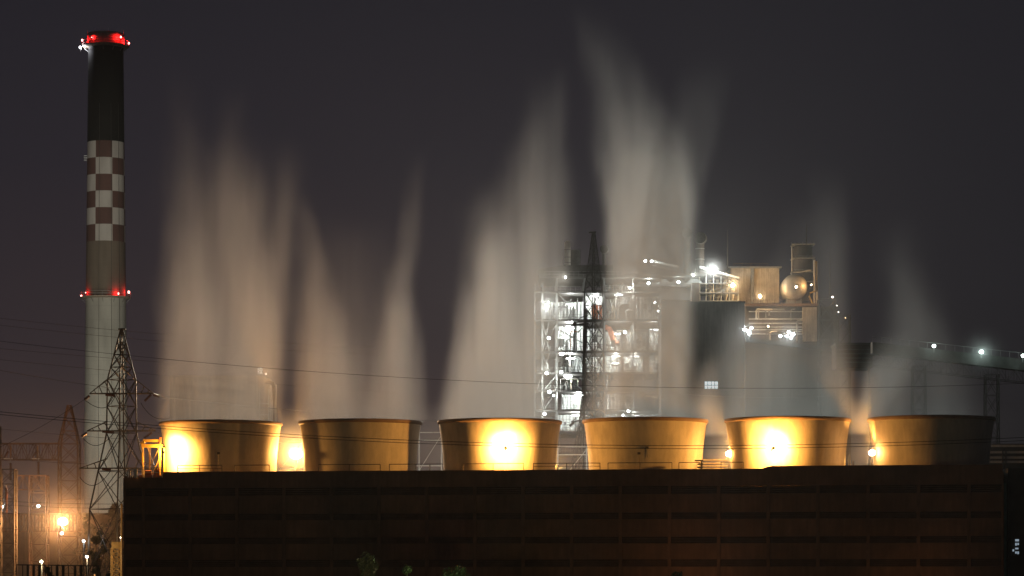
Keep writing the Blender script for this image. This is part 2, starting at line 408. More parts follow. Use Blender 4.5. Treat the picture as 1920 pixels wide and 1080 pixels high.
# ------------------------------------------------------------------ roof floodlamps
RG = 'sodium floodlamps on the cooling tower roof'
def roof_lamp(px, py, Y, label, power, r, face, kind='POINT', target=None, cone=150, glow=9, blend=.6, pole=DECK, arm=None):
    return lamp(px, py, Y, label, RG, SODIUM, power, r, glow, face, pole, kind, target, cone, 'floodlamp', 'flood_lamp', True, arm, blend)
for k, px in ((2, 948), (4, 1450)):
    Y = spos[k].y-6.2; c = P(px, 840, Y)
    t = roof_lamp(px, 840, Y, 'small dark floodlamp before the ' + ('third' if k == 2 else 'fifth') + ' stack, seen against its white glare patch', 4900, .13, 1, pole=None, arm=c+Vector((0, 1.5, -.1)))
    add_light(t, (0, .2, 0), SODIUM, 7500, 'SPOT', c+Vector((0, 5, -.15)), 118, .35, .1)
lp = P(306, 848, 242.4)
t = roof_lamp(306, 848, 242.4, 'floodlamp between the yellow hoist frame and the left end stack', 1800, .12, 1, pole=DECK)
add_light(t, (.1, .15, 0), SODIUM, 6000, 'SPOT', lp+Vector((4.2, 4.7, -.2)), 118, .35, .1)
roof_lamp(555, 851, 248.3, 'big bare glaring lamp between the first and second stacks', 4200, .52, -1, glow=40)
t = roof_lamp(1367, 851, 239.8, 'bare round lamp between the fourth and fifth stacks', 800, .28, -1, glow=30)
t2 = roof_lamp(1635, 849, 236.6, 'bare round lamp against the left edge of the dark right end stack', 260, .28, -1, glow=30)
add_light(t, (0, 0, .45), SODIUM, 2400, 'SPOT', P(1338, 740, 240.5), 70, .8, .1)
add_light(t2, (0, 0, .45), SODIUM, 2800, 'SPOT', P(1604, 730, 238.5), 75, .8, .1)
roof_lamp(1046, 874, 243.6, 'low small lamp at the right foot of the third stack by the lattice mast', 700, .10, 1)
roof_lamp(1600, 866, 240.8, 'low small lamp hidden low behind the right edge of the fifth stack', 600, .10, 1)

# ------------------------------------------------------------------ chimney
YC = 900.0; mpp = YC/F
cz0 = 0.0; ctop = Z_(67, YC); cx = X_(198.5, YC)
chim = thing('chimney', (cx, YC, 0), 0, 'tall tapering concrete chimney with red and white checks, black top and red lit galleries', 'chimney')
def crad(z): s = z/ctop; return 7.05*(1-s)+5.32*s
cm = bpy.data.materials.new('chimney_paint'); cm.use_nodes = True; t = cm.node_tree; bs = t.nodes['Principled BSDF']
tcn = N(t, 'ShaderNodeTexCoord'); sx = N(t, 'ShaderNodeSeparateXYZ'); t.links.new(tcn.outputs['Object'], sx.inputs[0])
def MA(t, op, a, b=None, c=None, clamp=False):
    n = N(t, 'ShaderNodeMath', operation=op); n.use_clamp = clamp
    for i, v in enumerate((a, b, c)):
        if v is None: continue
        if isinstance(v, (int, float)): n.inputs[i].default_value = v
        else: t.links.new(v, n.inputs[i])
    return n.outputs[0]
ang = MA(t, 'ARCTAN2', sx.outputs['X'], MA(t, 'MULTIPLY', sx.outputs['Y'], -1))     # 0 faces the camera
zb, zt_ = Z_(455, YC), Z_(268, YC)
ci = MA(t, 'FLOOR', MA(t, 'ADD', MA(t, 'DIVIDE', ang, R(52)), .5+10-.03))
ri = MA(t, 'FLOOR', MA(t, 'MULTIPLY', MA(t, 'SUBTRACT', sx.outputs['Z'], zb), 6/(zt_-zb)))
chk = MA(t, 'PINGPONG', MA(t, 'ADD', ci, ri), 1)     # 0 / 1
chk = MA(t, 'GREATER_THAN', chk, .5)
nz = N(t, 'ShaderNodeTexNoise'); nz.inputs['Scale'].default_value = .35; nz.inputs['Detail'].default_value = 7
mpn = N(t, 'ShaderNodeMapping'); mpn.inputs['Scale'].default_value = (1, 1, .22); t.links.new(tcn.outputs['Object'], mpn.inputs[0]); t.links.new(mpn.outputs[0], nz.inputs['Vector'])
conc = ramp(t, [(.3, (.36, .35, .30)), (.7, (.50, .49, .42))]); t.links.new(nz.outputs[0], conc.inputs[0])
whi = ramp(t, [(.3, (.42, .39, .35)), (.7, (.55, .52, .47))]); t.links.new(nz.outputs[0], whi.inputs[0])
redp = ramp(t, [(.3, (.10, .055, .045)), (.7, (.135, .07, .057))]); t.links.new(nz.outputs[0], redp.inputs[0])
blk = ramp(t, [(.3, (.006, .0065, .005)), (.7, (.013, .0135, .011))]); t.links.new(nz.outputs[0], blk.inputs[0])
def MIXC(t, f, a, b):
    n = N(t, 'ShaderNodeMix', data_type='RGBA'); t.links.new(f, n.inputs[0]); t.links.new(a, n.inputs[6]); t.links.new(b, n.inputs[7]); return n.outputs[2]
c1 = MIXC(t, chk, whi.outputs[0], redp.outputs[0])
c2 = MIXC(t, MA(t, 'GREATER_THAN', sx.outputs['Z'], zt_), c1, blk.outputs[0])
# the shaft between gallery and checks is older, darker concrete; pour joints every few metres
up = ramp(t, [(.3, (.13, .105, .078)), (.7, (.19, .155, .115))]); t.links.new(nz.outputs[0], up.inputs[0])
c3 = MIXC(t, MA(t, 'GREATER_THAN', sx.outputs['Z'], Z_(556, YC)), conc.outputs[0], up.outputs[0])
jt = MA(t, 'LESS_THAN', MA(t, 'FRACT', MA(t, 'DIVIDE', sx.outputs['Z'], 4.2)), .03)
c3n = N(t, 'ShaderNodeMix', data_type='RGBA', blend_type='MULTIPLY'); t.links.new(MA(t, 'MULTIPLY', jt, .16), c3n.inputs[0]); t.links.new(c3, c3n.inputs[6]); c3n.inputs[7].default_value = (.3, .3, .3, 1)
c4 = MIXC(t, MA(t, 'GREATER_THAN', sx.outputs['Z'], zb), c3n.outputs[2], c2)
t.links.new(c4, bs.inputs['Base Color']); bs.inputs['Roughness'].default_value = .85
m = MB(); m.lathe((cx, YC, 0), [(crad(ctop*i/40), ctop*i/40) for i in range(41)]+[(4.6, ctop), (4.5, ctop-4)], 72); m.build('shaft', cm, chim)
m = MB()      # conductor strips and the cable tray up the shaft
for a in (-12, 24, 50): 
    an = R(a); m.bar((cx+math.sin(an)*(crad(0)+.05), YC-math.cos(an)*(crad(0)+.05), 0), (cx+math.sin(an)*(crad(150)+.05), YC-math.cos(an)*(crad(150)+.05), 150), .07, 4)
m.build('conductor', M['dsteel'], chim)
def gallery(zf, h, pr, name):
    r = crad(zf); m = MB(); m.lathe((cx, YC, 0), [(r, zf-.35), (r+pr, zf-.05), (r+pr, zf+.25), (r, zf+.25)], 56, False, True)
    gl = m.build(name, M['tan'], chim)
    m = MB()
    for hh in (h*.5, h): m.lathe((cx, YC, 0), [(r+pr-.1, zf+hh), (r+pr, zf+hh), (r+pr, zf+hh+.12), (r+pr-.1, zf+hh+.12)], 40, False, True)
    for k in range(20):
        a = k*math.pi/10; m.bar((cx+math.cos(a)*(r+pr-.05), YC+math.sin(a)*(r+pr-.05), zf+.25), (cx+math.cos(a)*(r+pr-.05), YC+math.sin(a)*(r+pr-.05), zf+h), .06, 4)
    sub(m, 'gallery_railing', M['steel'], gl, chim)
    m = MB()
    for k in range(12):
        a = k*math.pi/6; m.bar((cx+math.cos(a)*r, YC+math.sin(a)*r, zf-1.6), (cx+math.cos(a)*(r+pr-.2), YC+math.sin(a)*(r+pr-.2), zf-.25), .07, 4)
    sub(m, 'gallery_bracket', M['steel'], gl, chim)
gallery(Z_(88, YC), 1.6, 1.7, 'top_gallery')
gallery(Z_(559, YC), 1.6, 1.5, 'middle_gallery')
m = MB(); r = crad(ctop); m.lathe((cx, YC, 0), [(r+.05, ctop-3.0), (r+.35, ctop-2.8), (r+.35, ctop+.5), (r-.6, ctop+.5), (r-.6, ctop-.2)], 56); m.build('cap_ring', M['tan'], chim)
m = MB()
for a in (-60, -25, 15, 70, 140): an = R(a); m.bar((cx+math.sin(an)*(r+.7), YC-math.cos(an)*(r+.7), ctop), (cx+math.sin(an)*(r+.7), YC-math.cos(an)*(r+.7), ctop+1.3), .05, 4)
m.build('lightning_rod', M['steel'], chim)
def beacon(px, py, ang, rad, lab, power, lr=.32, col=RED):
    an = R(ang); c = Vector((cx+math.sin(an)*rad, YC-math.cos(an)*rad, Z_(py, YC)))
    t = thing('obstruction_lamp', c, 0, lab, 'beacon lamp', 'red beacons on the chimney galleries' if col == RED else None)
    MB().ball(c, lr, 12, (.85, .85, 1.1)).build('lens', lens_mat(col, 8), t)
    MB().bar(c+Vector((0, 0, -lr)), c+Vector((0, 0, -lr-.9)), .12, 8).build('base', M['dsteel'], t)
    if power:
        d = Vector((-math.sin(an), math.cos(an), 0)); add_light(t, d*(lr+.15), col, power, radius=.2)
    return t
for a in (-58, -18, 44, 80): pass
rg = crad(Z_(80, YC))+1.85
beacon(0, 77, -78, rg, 'red beacon at the left end of the top chimney gallery', 1500)
beacon(0, 75, 47, rg, 'red beacon in the right front of the top chimney gallery, on the glowing red ring', 1100)
beacon(0, 82, 84, rg, 'red beacon at the right end of the top chimney gallery', 1500)
beacon(0, 76, -35, rg-.9, 'dim red beacon in the left front of the top chimney gallery', 700, .16)
rm = crad(Z_(555, YC))+1.35
beacon(0, 555, -82, rm, 'red beacon at the left end of the middle chimney gallery', 200, .3)
beacon(0, 554, 38, rm, 'red beacon in the right front of the middle chimney gallery', 420, .3)
beacon(0, 549, 76, rm, 'red white beacon at the right end of the middle chimney gallery', 250, .42)
beacon(0, 551, -55, rm-.6, 'dim red beacon in the left front of the middle chimney gallery', 200, .16)
beacon(0, 91, -76, crad(150)+2.3, 'white lamp slung under the left end of the top chimney gallery', 1600, .42, (.9, .9, 1.0))
# ladder brackets visible on the left of the checks
m = MB()
for p in (292, 296, 300): m.box(cx-crad(130)-1.0, cx-crad(130)+.2, YC-.2, YC+.2, Z_(p, YC)-.15, Z_(p, YC)+.1)
m.build('ladder_landing', M['pale'], chim)
# floodlights that wash the shaft: on a low mast in the yard in front of the chimney
for k, (lx, lp, lz) in enumerate(((84, 950000, 112), (92, 1150000, 44))):
    c = P(lx, 1071, 640)
    t = thing('shaft_floodlight', c, 0, ['floodlight on the left of a pair low in the far yard, aimed at the chimney', 'floodlight on the right of a pair low in the far yard, aimed at the chimney'][k], 'floodlight', 'floodlights aimed at the chimney')
    MB().ball(c+Vector((0, .25, .15)), .3, 12).build('lens', lens_mat(WARM, 8), t)
    MB().box(c.x-.45, c.x+.45, c.y-.55, c.y-.1, c.z-.4, c.z+.4).build('hood', M['dsteel'], t)
    MB().bar((c.x, c.y-.3, 0), (c.x, c.y-.3, c.z-.4), .1, 8).build('pole', M['steel'], t)
    add_light(t, (0, .75, .2), (1, .94, .80), lp, 'SPOT', (cx, YC, lz), 22 if k == 0 else 17, 1.0, .3)

# ------------------------------------------------------------------ lattice towers
def lattice(m, levels, rot, rl, rb, horiz=True, step=1.0):
    """levels: (z, cx, cy, half width); rot turns the plan"""
    L = []
    for (a, b) in zip(levels, levels[1:]):
        h = abs(b[0]-a[0]); wmean = (a[3]+b[3]); n = max(1, round(h/(max(.4, wmean*step))))
        for i in range(n): s = i/n; L.append(tuple(a[j]*(1-s)+b[j]*s for j in range(4)))
    L.append(levels[-1])
    def corners(l):
        z, x, y, hw = l; d = hw*math.sqrt(2)
        return [Vector((x+d*math.cos(rot+math.pi/4+k*math.pi/2), y+d*math.sin(rot+math.pi/4+k*math.pi/2), z)) for k in range(4)]
    C = [corners(l) for l in L]
    for a, b in zip(C, C[1:]):
        for k in range(4):
            m.bar(a[k], b[k], rl, 4)
            m.bar(a[k], b[(k+1) % 4], rb, 4); m.bar(a[(k+1) % 4], b[k], rb, 4)
            if horiz: m.bar(b[k], b[(k+1) % 4], rb, 4)
    return C
def insulator(m, a, b, r=.13, n=9):
    a = Vector(a); b = Vector(b)
    m.bar(a, b, r*.35, 6)
    for i in range(n):
        c = a.lerp(b, (i+.5)/n); d = (b-a).normalized()*(b-a).length/n*.3; m.bar(c-d, c+d, r, 10, r*.6)

YP = 262.0
pb = P(228, 0, YP); pb.z = 0
pyl = thing('electricity_pylon', pb, 0, 'tall steel lattice pylon with three crossarms standing before the chimney', 'pylon')
def py_w(px): return px*YP/F
zs = lambda y: Z_(y, YP)
lv = [(0, pb.x, YP, py_w(66)/1.414), (zs(955), pb.x, YP, py_w(60)/1.414), (zs(812), pb.x, YP, py_w(28)/1.414), (zs(712), pb.x, YP, py_w(26.5)/1.414), (zs(618), pb.x, YP, py_w(2)/1.414)]
m = MB(); lattice(m, lv, math.pi/4, .085, .04, True, 1.15); m.build('tower_body', M['galv'], pyl)
m = MB(); m.bar(P(222, 617, YP), P(236, 617, YP), .09, 6); m.build('peak_bracket', M['galv'], pyl)
tips = []
for (ya, yb, l, r_) in ((738, 712, 168, 288), (808, 790, 163, 292), (878, 860, 149, 300)):
    m = MB()
    for sd, tip in ((-1, l), (1, r_)):
        T = P(tip, ya, YP); hw = py_w(27)
        for dy in (-.45, .45):
            A = Vector((pb.x, YP+dy, zs(ya))); B = Vector((pb.x+sd*hw, YP+dy*.6, zs(yb)))
            m.bar(A, T, .075, 4); m.bar(B, T, .045, 4); 
            for q in (.35, .6, .8): m.bar(A.lerp(T, q), (B.lerp(T, max(0, (q-.25)/.75))), .03, 4)
        tips.append(T)
    m.build('crossarm', M['galv'], pyl)
for i, (a, b) in enumerate((((168, 742), (158, 749)), ((198, 740), (216, 742)), ((283, 740), (262 + 9, 752)), ((163, 811), (153, 818)), ((192, 809), (214, 811)), ((285, 811), (270, 822)), ((192, 879), (208, 882)), ((288, 740), (300, 744)))):
    m = MB(); insulator(m, P(a[0], a[1], YP-.5), P(b[0], b[1], YP-.6), .15, 8); m.build('insulator', M['insul'], pyl)
for a in ((158, 749, 200, 768, 216, 742), (153, 818, 180, 840, 214, 811), (150, 895, 175, 915, 208, 882), (264, 755, 285, 778, 318, 784)):
    p0, p1, p2 = P(a[0], a[1], YP-.7), P(a[2], a[3]+16, YP-.7), P(a[4], a[5], YP-.7)
    pts = [p0*(1-s)**2+p1*2*s*(1-s)+p2*s*s for s in [i/14 for i in range(15)]]
    MB().path(pts, .03, 6).build('jumper_loop', M['wire'], pyl)

# switchyard gantry towers
def gtower(px, ytop, hw, Y, label, mat, peak=None, grp='lattice columns of the switchyard', rl=.07, rb=.035):
    c = P(px, 0, Y); c.z = 0; t = thing('lattice_tower', c, 0, label, 'lattice tower', grp)
    W = hw*Y/F; m = MB()
    lv = [(0, c.x, Y, W*1.02), (Z_(ytop, Y), c.x, Y, W)]
    lattice(m, lv, 0, rl, rb, True, .95); m.build('tower_body', mat, t)
    if peak:
        m = MB(); lattice(m, [(Z_(ytop, Y), c.x, Y, W), (Z_(peak, Y), c.x, Y, W*.18)], 0, rl, rb, True, 1.3); m.build('tower_peak', mat, t)
    return t
gtower(130, 832, 18, 290, 'rusty brown lattice tower with a tall pointed peak, left of the chimney foot', M['rust'], 760)
gtower(15, 880, 14, 276, 'dark lattice column at the left picture edge', M['dsteel'])
gtower(73, 892, 16, 284, 'brown lattice column between the left edge column and the pointed tower', M['rust'])
gtower(-3, 800, 4, 270, 'dark thin mast cut by the left picture edge', M['dsteel'], None, None)
def truss(px0, px1, yt, yb, Y, depth, label, mat, n, name='gantry_beam', slats=0):
    x0, x1, zt, zb = X_(px0, Y), X_(px1, Y), Z_(yt, Y), Z_(yb, Y)
    t = thing(name, ((x0+x1)/2, Y, zb), 0, label, 'gantry beam', 'lattice gantry beams of the switchyard')
    m = MB()
    for y in (Y-depth/2, Y+depth/2):
        for z in (zt, zb): m.bar((x0, y, z), (x1, y, z), .07, 4)
    m.build('chord', mat, t); m = MB()
    for i in range(n):
        xa, xb = x0+(x1-x0)*i/n, x0+(x1-x0)*(i+1)/n
        for y in (Y-depth/2, Y+depth/2):
            m.bar((xa, y, zt if i % 2 else zb), (xb, y, zb if i % 2 else zt), .04, 4); m.bar((xb, y, zt), (xb, y, zb), .03, 4)
        for z in (zt, zb): m.bar((xa, Y-depth/2, z), (xb, Y+depth/2, z), .03, 4)
    m.build('lacing', mat, t)
    if slats:
        m = MB()
        for i in range(slats):
            x = x0+(x1-x0)*(i+.5)/slats; m.bar((x, Y-depth/2-.1, zt), (x, Y-depth/2-.1, zb), .09, 4)
        m.build('slat', M['galv'], t)
    return t
truss(-20, 113, 832, 862, 290, 1.6, 'high brown lattice gantry beam running left from the pointed tower', M['rust'], 11)
truss(-20, 150, 965, 996, 286, 1.8, 'lower slatted gantry beam crossing behind the bright yard lamp', M['rust'], 16, slats=26)
truss(32, 90, 892, 918, 284.5, .8, 'short lattice beam between the two lattice columns', M['rust'], 5)
for k, (a, y0, y1, Y, lab) in enumerate(((72, 866, 908, 288, 'long brown insulator string hanging below the right end of the high beam'), (20, 868, 900, 288, 'long brown insulator string hanging below the left end of the high beam'),
                                   (12, 915, 962, 277, 'insulator string in front of the dark left edge column'))):
    top = P(a, y0-6, Y); t = thing('insulator_string', top, 0, lab, 'insulator', 'insulator strings in the switchyard')
    m = MB(); insulator(m, P(a, y0, Y), P(a, y1, Y), .16, 14); m.build('discs', M['insul'], t)
    MB().bar(top, P(a, y0, Y), .04, 6).build('hanger', M['steel'], t)
for k, (a, b_, y, Y) in enumerate(((7, 24, 858, 287), (60, 74, 858, 287))):
    t = thing('disconnector', P((a+b_)/2, y, Y), 0, ['pale disconnector arm hanging at the left end of the high beam', 'pale disconnector arm hanging at the right end of the high beam'][k], 'disconnector', 'disconnectors under the high beam')
    MB().bar(P(a, y+2, Y), P(b_, y+2, Y), .06, 6).build('contact_arm', M['pale'], t)
    m = MB(); insulator(m, P(a+1, y, Y), P(a+9, y-12, Y), .15, 6); m.build('post_insulator', M['insul'], t)
    MB().bar(P(b_-4, y+2, Y), P(b_-4, 836, Y), .09, 8).build('drop_rod', M['rust'], t)
# yard wall with a railing of uprights in front
Yw = 215.0; x0, x1 = X_(30, Yw), X_(186, Yw)
t = thing('yard_fence', ((x0+x1)/2, Yw, 0), 0, 'dark railing of uprights along the bottom left of the switchyard', 'fence')
MB().box(x0, x1, Yw, Yw+.25, 0, Z_(1083, Yw)).build('plinth_wall', M['concrete'], t)
MB().bar((x0, Yw+.1, Z_(1059, Yw)), (x1, Yw+.1, Z_(1061, Yw)), .06, 4).build('top_rail', M['dsteel'], t)
for i in range(15):
    x = x0+(x1-x0)*(i+.3*random.random())/14.4
    MB().bar((x, Yw+.12, Z_(1083, Yw)), (x, Yw+.12, Z_(1060, Yw)), random.choice([.05, .09, .13]), 4).build('upright', M['dsteel'], t)
# rusty low yard building that fills the space behind the trees, and the yellow cabinet
Yb = 345
t = thing('yard_building', (X_(115, Yb), Yb, 0), 0, 'low plain tan yard building behind the trees and the bright yard lamp', 'building')
MB().box(X_(-60, Yb), X_(262, Yb), Yb, Yb+14, 0, Z_(966, Yb)).build('wall', M['tan'], t)
MB().box(X_(-63, Yb), X_(265, Yb), Yb-.4, Yb+14.4, Z_(966, Yb), Z_(962, Yb)).build('roof', M['roofsheet'], t)
m = MB(); m.box(X_(153, Yb), X_(200, Yb), Yb-.12, Yb-.02, Z_(1030, Yb), Z_(1020, Yb)); m.build('window', M['dark'], t)
Yk = 256
t = thing('transformer_cabinet', (X_(219, Yk), Yk, 0), 0, 'ochre box cabinet on a lit latticed base by the left end of the casing', 'cabinet')
MB().box(X_(209, Yk), X_(230.5, Yk), Yk, Yk+1, Z_(1028, Yk), Z_(1016, Yk)).build('cabinet_box', M['ochre'], t)
m = MB(); lattice(m, [(0, X_(217, Yk), Yk+.5, .42), (Z_(1028, Yk), X_(217, Yk), Yk+.5, .42)], 0, .05, .03, True, .6); m.build('lattice_base', M['ochre'], t)
MB().bar((X_(229.5, Yk), Yk-.4, 0), (X_(229.5, Yk), Yk-.4, Z_(945, Yk)), .09, 8).build('conduit_pole', M['ochre'], t)

# yard lamps
YG = 'lamps in the switchyard'
y1 = lamp(118, 978, 277, 'blinding orange yard lamp on the pointed lattice tower', YG, (1, .42, .13), 11000, .46, 30, -1, None, cat='yard lamp', name='yard_lamp', arm=P(124, 974, 289))
# a projector on the tan block's roof, turned to the steam of the first stacks
c = P(498, 701, 319.2)
t = thing('steam_projector', c, 0, 'small projector beside the rooftop sign of the tan block, turned to the steam', 'projector', None)
MB().ball(c+Vector((.05, -.12, 0)), .10, 12).build('lens', lens_mat((1, .62, .36), 3), t)
MB().box(c.x-.16, c.x+.16, c.y-.08, c.y+.25, c.z-.16, c.z+.16).build('hood', M['dsteel'], t)
MB().bar((c.x, c.y+.1, c.z-.16), (c.x, c.y+1.9, Z_(712, 321)), .05, 6).build('bracket', M['steel'], t)
add_light(t, (.1, -.35, 0), (1, .65, .37), 170000, 'SPOT', (-12.5, 246, 24), 46, .9, .2)
lamp(116, 1000, 281, 'small white lamp just below the blinding yard lamp', YG, (.85, .9, 1), 60, .16, 8, -1, None, cat='yard lamp', name='yard_lamp', arm=P(116, 1004, 282))
lamp(72, 949, 282, 'white lamp on the brown lattice column', YG, (1, .93, .8), 250, .17, 10, -1, None, cat='yard lamp', name='yard_lamp', arm=P(72, 952, 284))
lamp(4, 950, 280, 'white lamp at the left picture edge behind the dark column', YG, (.9, .95, 1), 250, .14, 8, -1, Z_(1000, 280), cat='yard lamp', name='yard_lamp')
lamp(157, 1014.5, 262, 'small white lamp to the right of the pointed tower', YG, (.9, .95, 1), 120, .12, 8, -1, 0, cat='yard lamp', name='yard_lamp')
lamp(163, 1044, 255, 'tilted oval street lamp low beside the yard wall', YG, (1, .75, .45), 500, .14, 5, -1, 0, cat='yard lamp', name='yard_lamp')
lamp(78, 1053, 250, 'lamp low behind the yard railing with lit leaves round it', YG, (1, .8, .45), 900, .14, 5, -1, 0, cat='yard lamp', name='yard_lamp')
lamp(226.5, 1008, 258, 'tiny lamp on the pole by the ochre cabinet', YG, (1, .8, .5), 20, .07, 8, -1, 0, cat='yard lamp', name='yard_lamp')
lamp(243, 1046, 258, 'small lamp tucked behind the left end of the casing', YG, SODIUM, 160, .12, 8, -1, 0, cat='yard lamp', name='yard_lamp')

# ------------------------------------------------------------------ trees
def tree(px, ytop, Y, wpx, label, group, seed, nclump=26, leaf=.16, hcrown=.65):
    rnd = random.Random(seed); c = Vector((X_(px, Y), Y, 0)); H = Z_(ytop, Y); W = wpx*Y/F
    t = thing('tree', c, 0, label, 'tree', group)
    m = MB(); lean = Vector((rnd.uniform(-.5, .5), rnd.uniform(-.5, .5), 0))
    segs = [c+lean*(s*s)+Vector((0, 0, H*.75*s)) for s in (0, .25, .5, .75, 1)]
    for i in range(4): m.bar(segs[i], segs[i+1], .028*H*(1-i*.2), 8, .028*H*(1-(i+1)*.2))
    clumps = []
    for k in range(nclump):
        a = rnd.uniform(0, 6.28); q = rnd.random()**.5; zz = rnd.uniform(1-hcrown, .97)
        prof = math.sin(math.pi*min(1, max(0.05, (zz-(1-hcrown))/hcrown*.86+.12)))
        p = c+lean*zz+Vector((math.cos(a)*q*W*prof, math.sin(a)*q*W*prof, zz*H-.2)); clumps.append((p, rnd.uniform(.35, .8)*W*.42))
        s = segs[min(4, int(zz*4))]; st = Vector((s.x, s.y, min(s.z, p.z-.3)))
        m.bar(st, p, .006*H, 5, .002*H)
    m.build('trunk', M['bark'], t)
    m = MB()
    for p, r in clumps:
        for _ in range(150):
            d = Vector((rnd.gauss(0, 1), rnd.gauss(0, 1), rnd.gauss(0, .8))); d = d.normalized()*r*(rnd.random()**.45)*1.15
            o = p+d; n = Vector((rnd.gauss(0, 1), rnd.gauss(0, 1), rnd.gauss(0, 1))).normalized(); a = n.orthogonal().normalized(); b = n.cross(a)
            l = leaf*rnd.uniform(.6, 1.3)
            m.add([o-a*l, o+b*l*.42, o+a*l, o-b*l*.42], [(0, 1, 2, 3)])
    m.build('crown', M['leaf'], t)
TG = 'trees beside the switchyard'
tree(170, 958, 305, 26, 'leafy tree under the left leg of the pylon', TG, 1)
tree(208, 936, 300, 30, 'tallest leafy tree just left of the casing end', TG, 2, 34)
tree(190, 985, 270, 22, 'lower tree in front between the small white lamp and the ochre cabinet', TG, 3, 18)
tree(97, 1052, 240, 12, 'small bright lit shrubby tree behind the yard railing', TG, 4, 12)
tree(178, 1052, 215, 8, 'dark narrow treetop just right of the yard railing', TG, 5, 8)
tree(196, 1064, 212, 7, 'dark low treetop at the bottom left near the casing end', TG, 6, 8)
FG = 'treetops along the foot of the casing'
tree(690, 1040, 190, 44, 'dark treetop with glinting leaves below the second stack at the bottom edge', FG, 11, 34, .12)
tree(765, 1056, 200, 26, 'small dark treetop between the two lit treetops at the bottom edge', FG, 12, 20, .12)
tree(862, 1056, 205, 40, 'greenish lit treetop at the bottom edge below the third stack', FG, 13, 26, .12)
tree(1275, 1070, 208, 40, 'treetop rimmed with orange light at the bottom edge below the fourth stack', FG, 14, 24, .12)
tree(1712, 1074, 208, 30, 'low treetop at the bottom edge below the right end stack', FG, 15, 20, .12)
SG = 'street lamps at the foot of the casing'
def foot_lamp(px, py, Y, lab, col, pw): return lamp(px, py, Y, lab, SG, col, pw, .22, 12, 1, 0, cat='street lamp', name='street_lamp')
foot_lamp(1278, 1087, 229, 'orange street lamp half sunk behind the treetop below the fourth stack', (1, .45, .12), 90)
foot_lamp(1712, 1090, 227, 'orange street lamp at the bottom edge below the right end stack', (1, .5, .15), 36)
foot_lamp(868, 1098, 196, 'greenish lamp below the bottom edge under the third stack', (.75, 1, .4), 700)
foot_lamp(700, 1098, 176, 'amber lamp below the bottom edge lighting the glinting treetop', (1, .75, .4), 1600)

# ------------------------------------------------------------------ building behind the first stack
Yb = 320
t = thing('storage_block', (X_(410, Yb), Yb, 0), 0, 'tall tan block with a rooftop sign seen through the steam of the first stack', 'building')
m = MB(); m.box(X_(318, Yb), X_(481, Yb), Yb, Yb+12, 0, Z_(704, Yb)); m.build('wall', M['tan'], t)
m = MB()
m.add([(X_(481, Yb), Yb+1, 0), (X_(504, Yb), Yb+1, 0), (X_(504, Yb), Yb+1, Z_(709, Yb)), (X_(494, Yb), Yb+1, Z_(705, Yb)), (X_(481, Yb), Yb+1, Z_(703, Yb)),
       (X_(481, Yb), Yb+11, 0), (X_(504, Yb), Yb+11, 0), (X_(504, Yb), Yb+11, Z_(709, Yb)), (X_(494, Yb), Yb+11, Z_(705, Yb)), (X_(481, Yb), Yb+11, Z_(703, Yb))],
      [(0, 1, 2, 3, 4), (9, 8, 7, 6, 5), (1, 6, 7, 2), (2, 7, 8, 3), (3, 8, 9, 4)]); m.build('side_bay', M['tan'], t)
m = MB()
for y in (755, 776): m.box(X_(484, Yb), X_(503, Yb), Yb+.86, Yb+.99, Z_(y+1, Yb), Z_(y, Yb))
for x in (484, 502): m.box(X_(x, Yb), X_(x+1.2, Yb), Yb+.82, Yb+.99, 6, Z_(728, Yb))
m.build('wall_frame', M['pale'], t)
Yd = Yb-1.5
m = MB(); m.path([P(498, 717, Yd), P(506, 717, Yd), P(511, 719, Yd), P(513.5, 725, Yd), P(513.7, 735, Yd), P(513.8, 800, Yd), Vector((X_(513.8, Yd), Yd, 0))], .19, 12); m.build('downpipe', M['rust'], t)
sg = thing('rooftop_sign', P(487.5, 704, Yb+.5), 0, 'small lit white rooftop sign with worn unreadable strokes on the tan block', 'sign')
Ys = Yb+.4
MB().box(X_(483, Ys), X_(493, Ys), Ys, Ys+.2, Z_(703, Ys), Z_(688, Ys)).build('sign_board', M['dsteel'], sg)
es = emissive('sign_white', (.9, .95, .85), .75); m = MB()
rnd = random.Random(5)
for (a, b2, c2, d2) in ((484, 690, 484, 701), (484, 690, 487, 694), (487, 694, 484.5, 697), (485.5, 697, 488, 701.5), (489, 691, 489, 701), (489, 691, 492, 692), (492, 692, 491, 696), (489.5, 696, 492, 701.5), (486, 689.5, 491, 690.5)):
    m.bar(P(a, b2, Ys-.06), P(c2, d2, Ys-.06), .045, 4)
m.build('sign_strokes', es, sg)

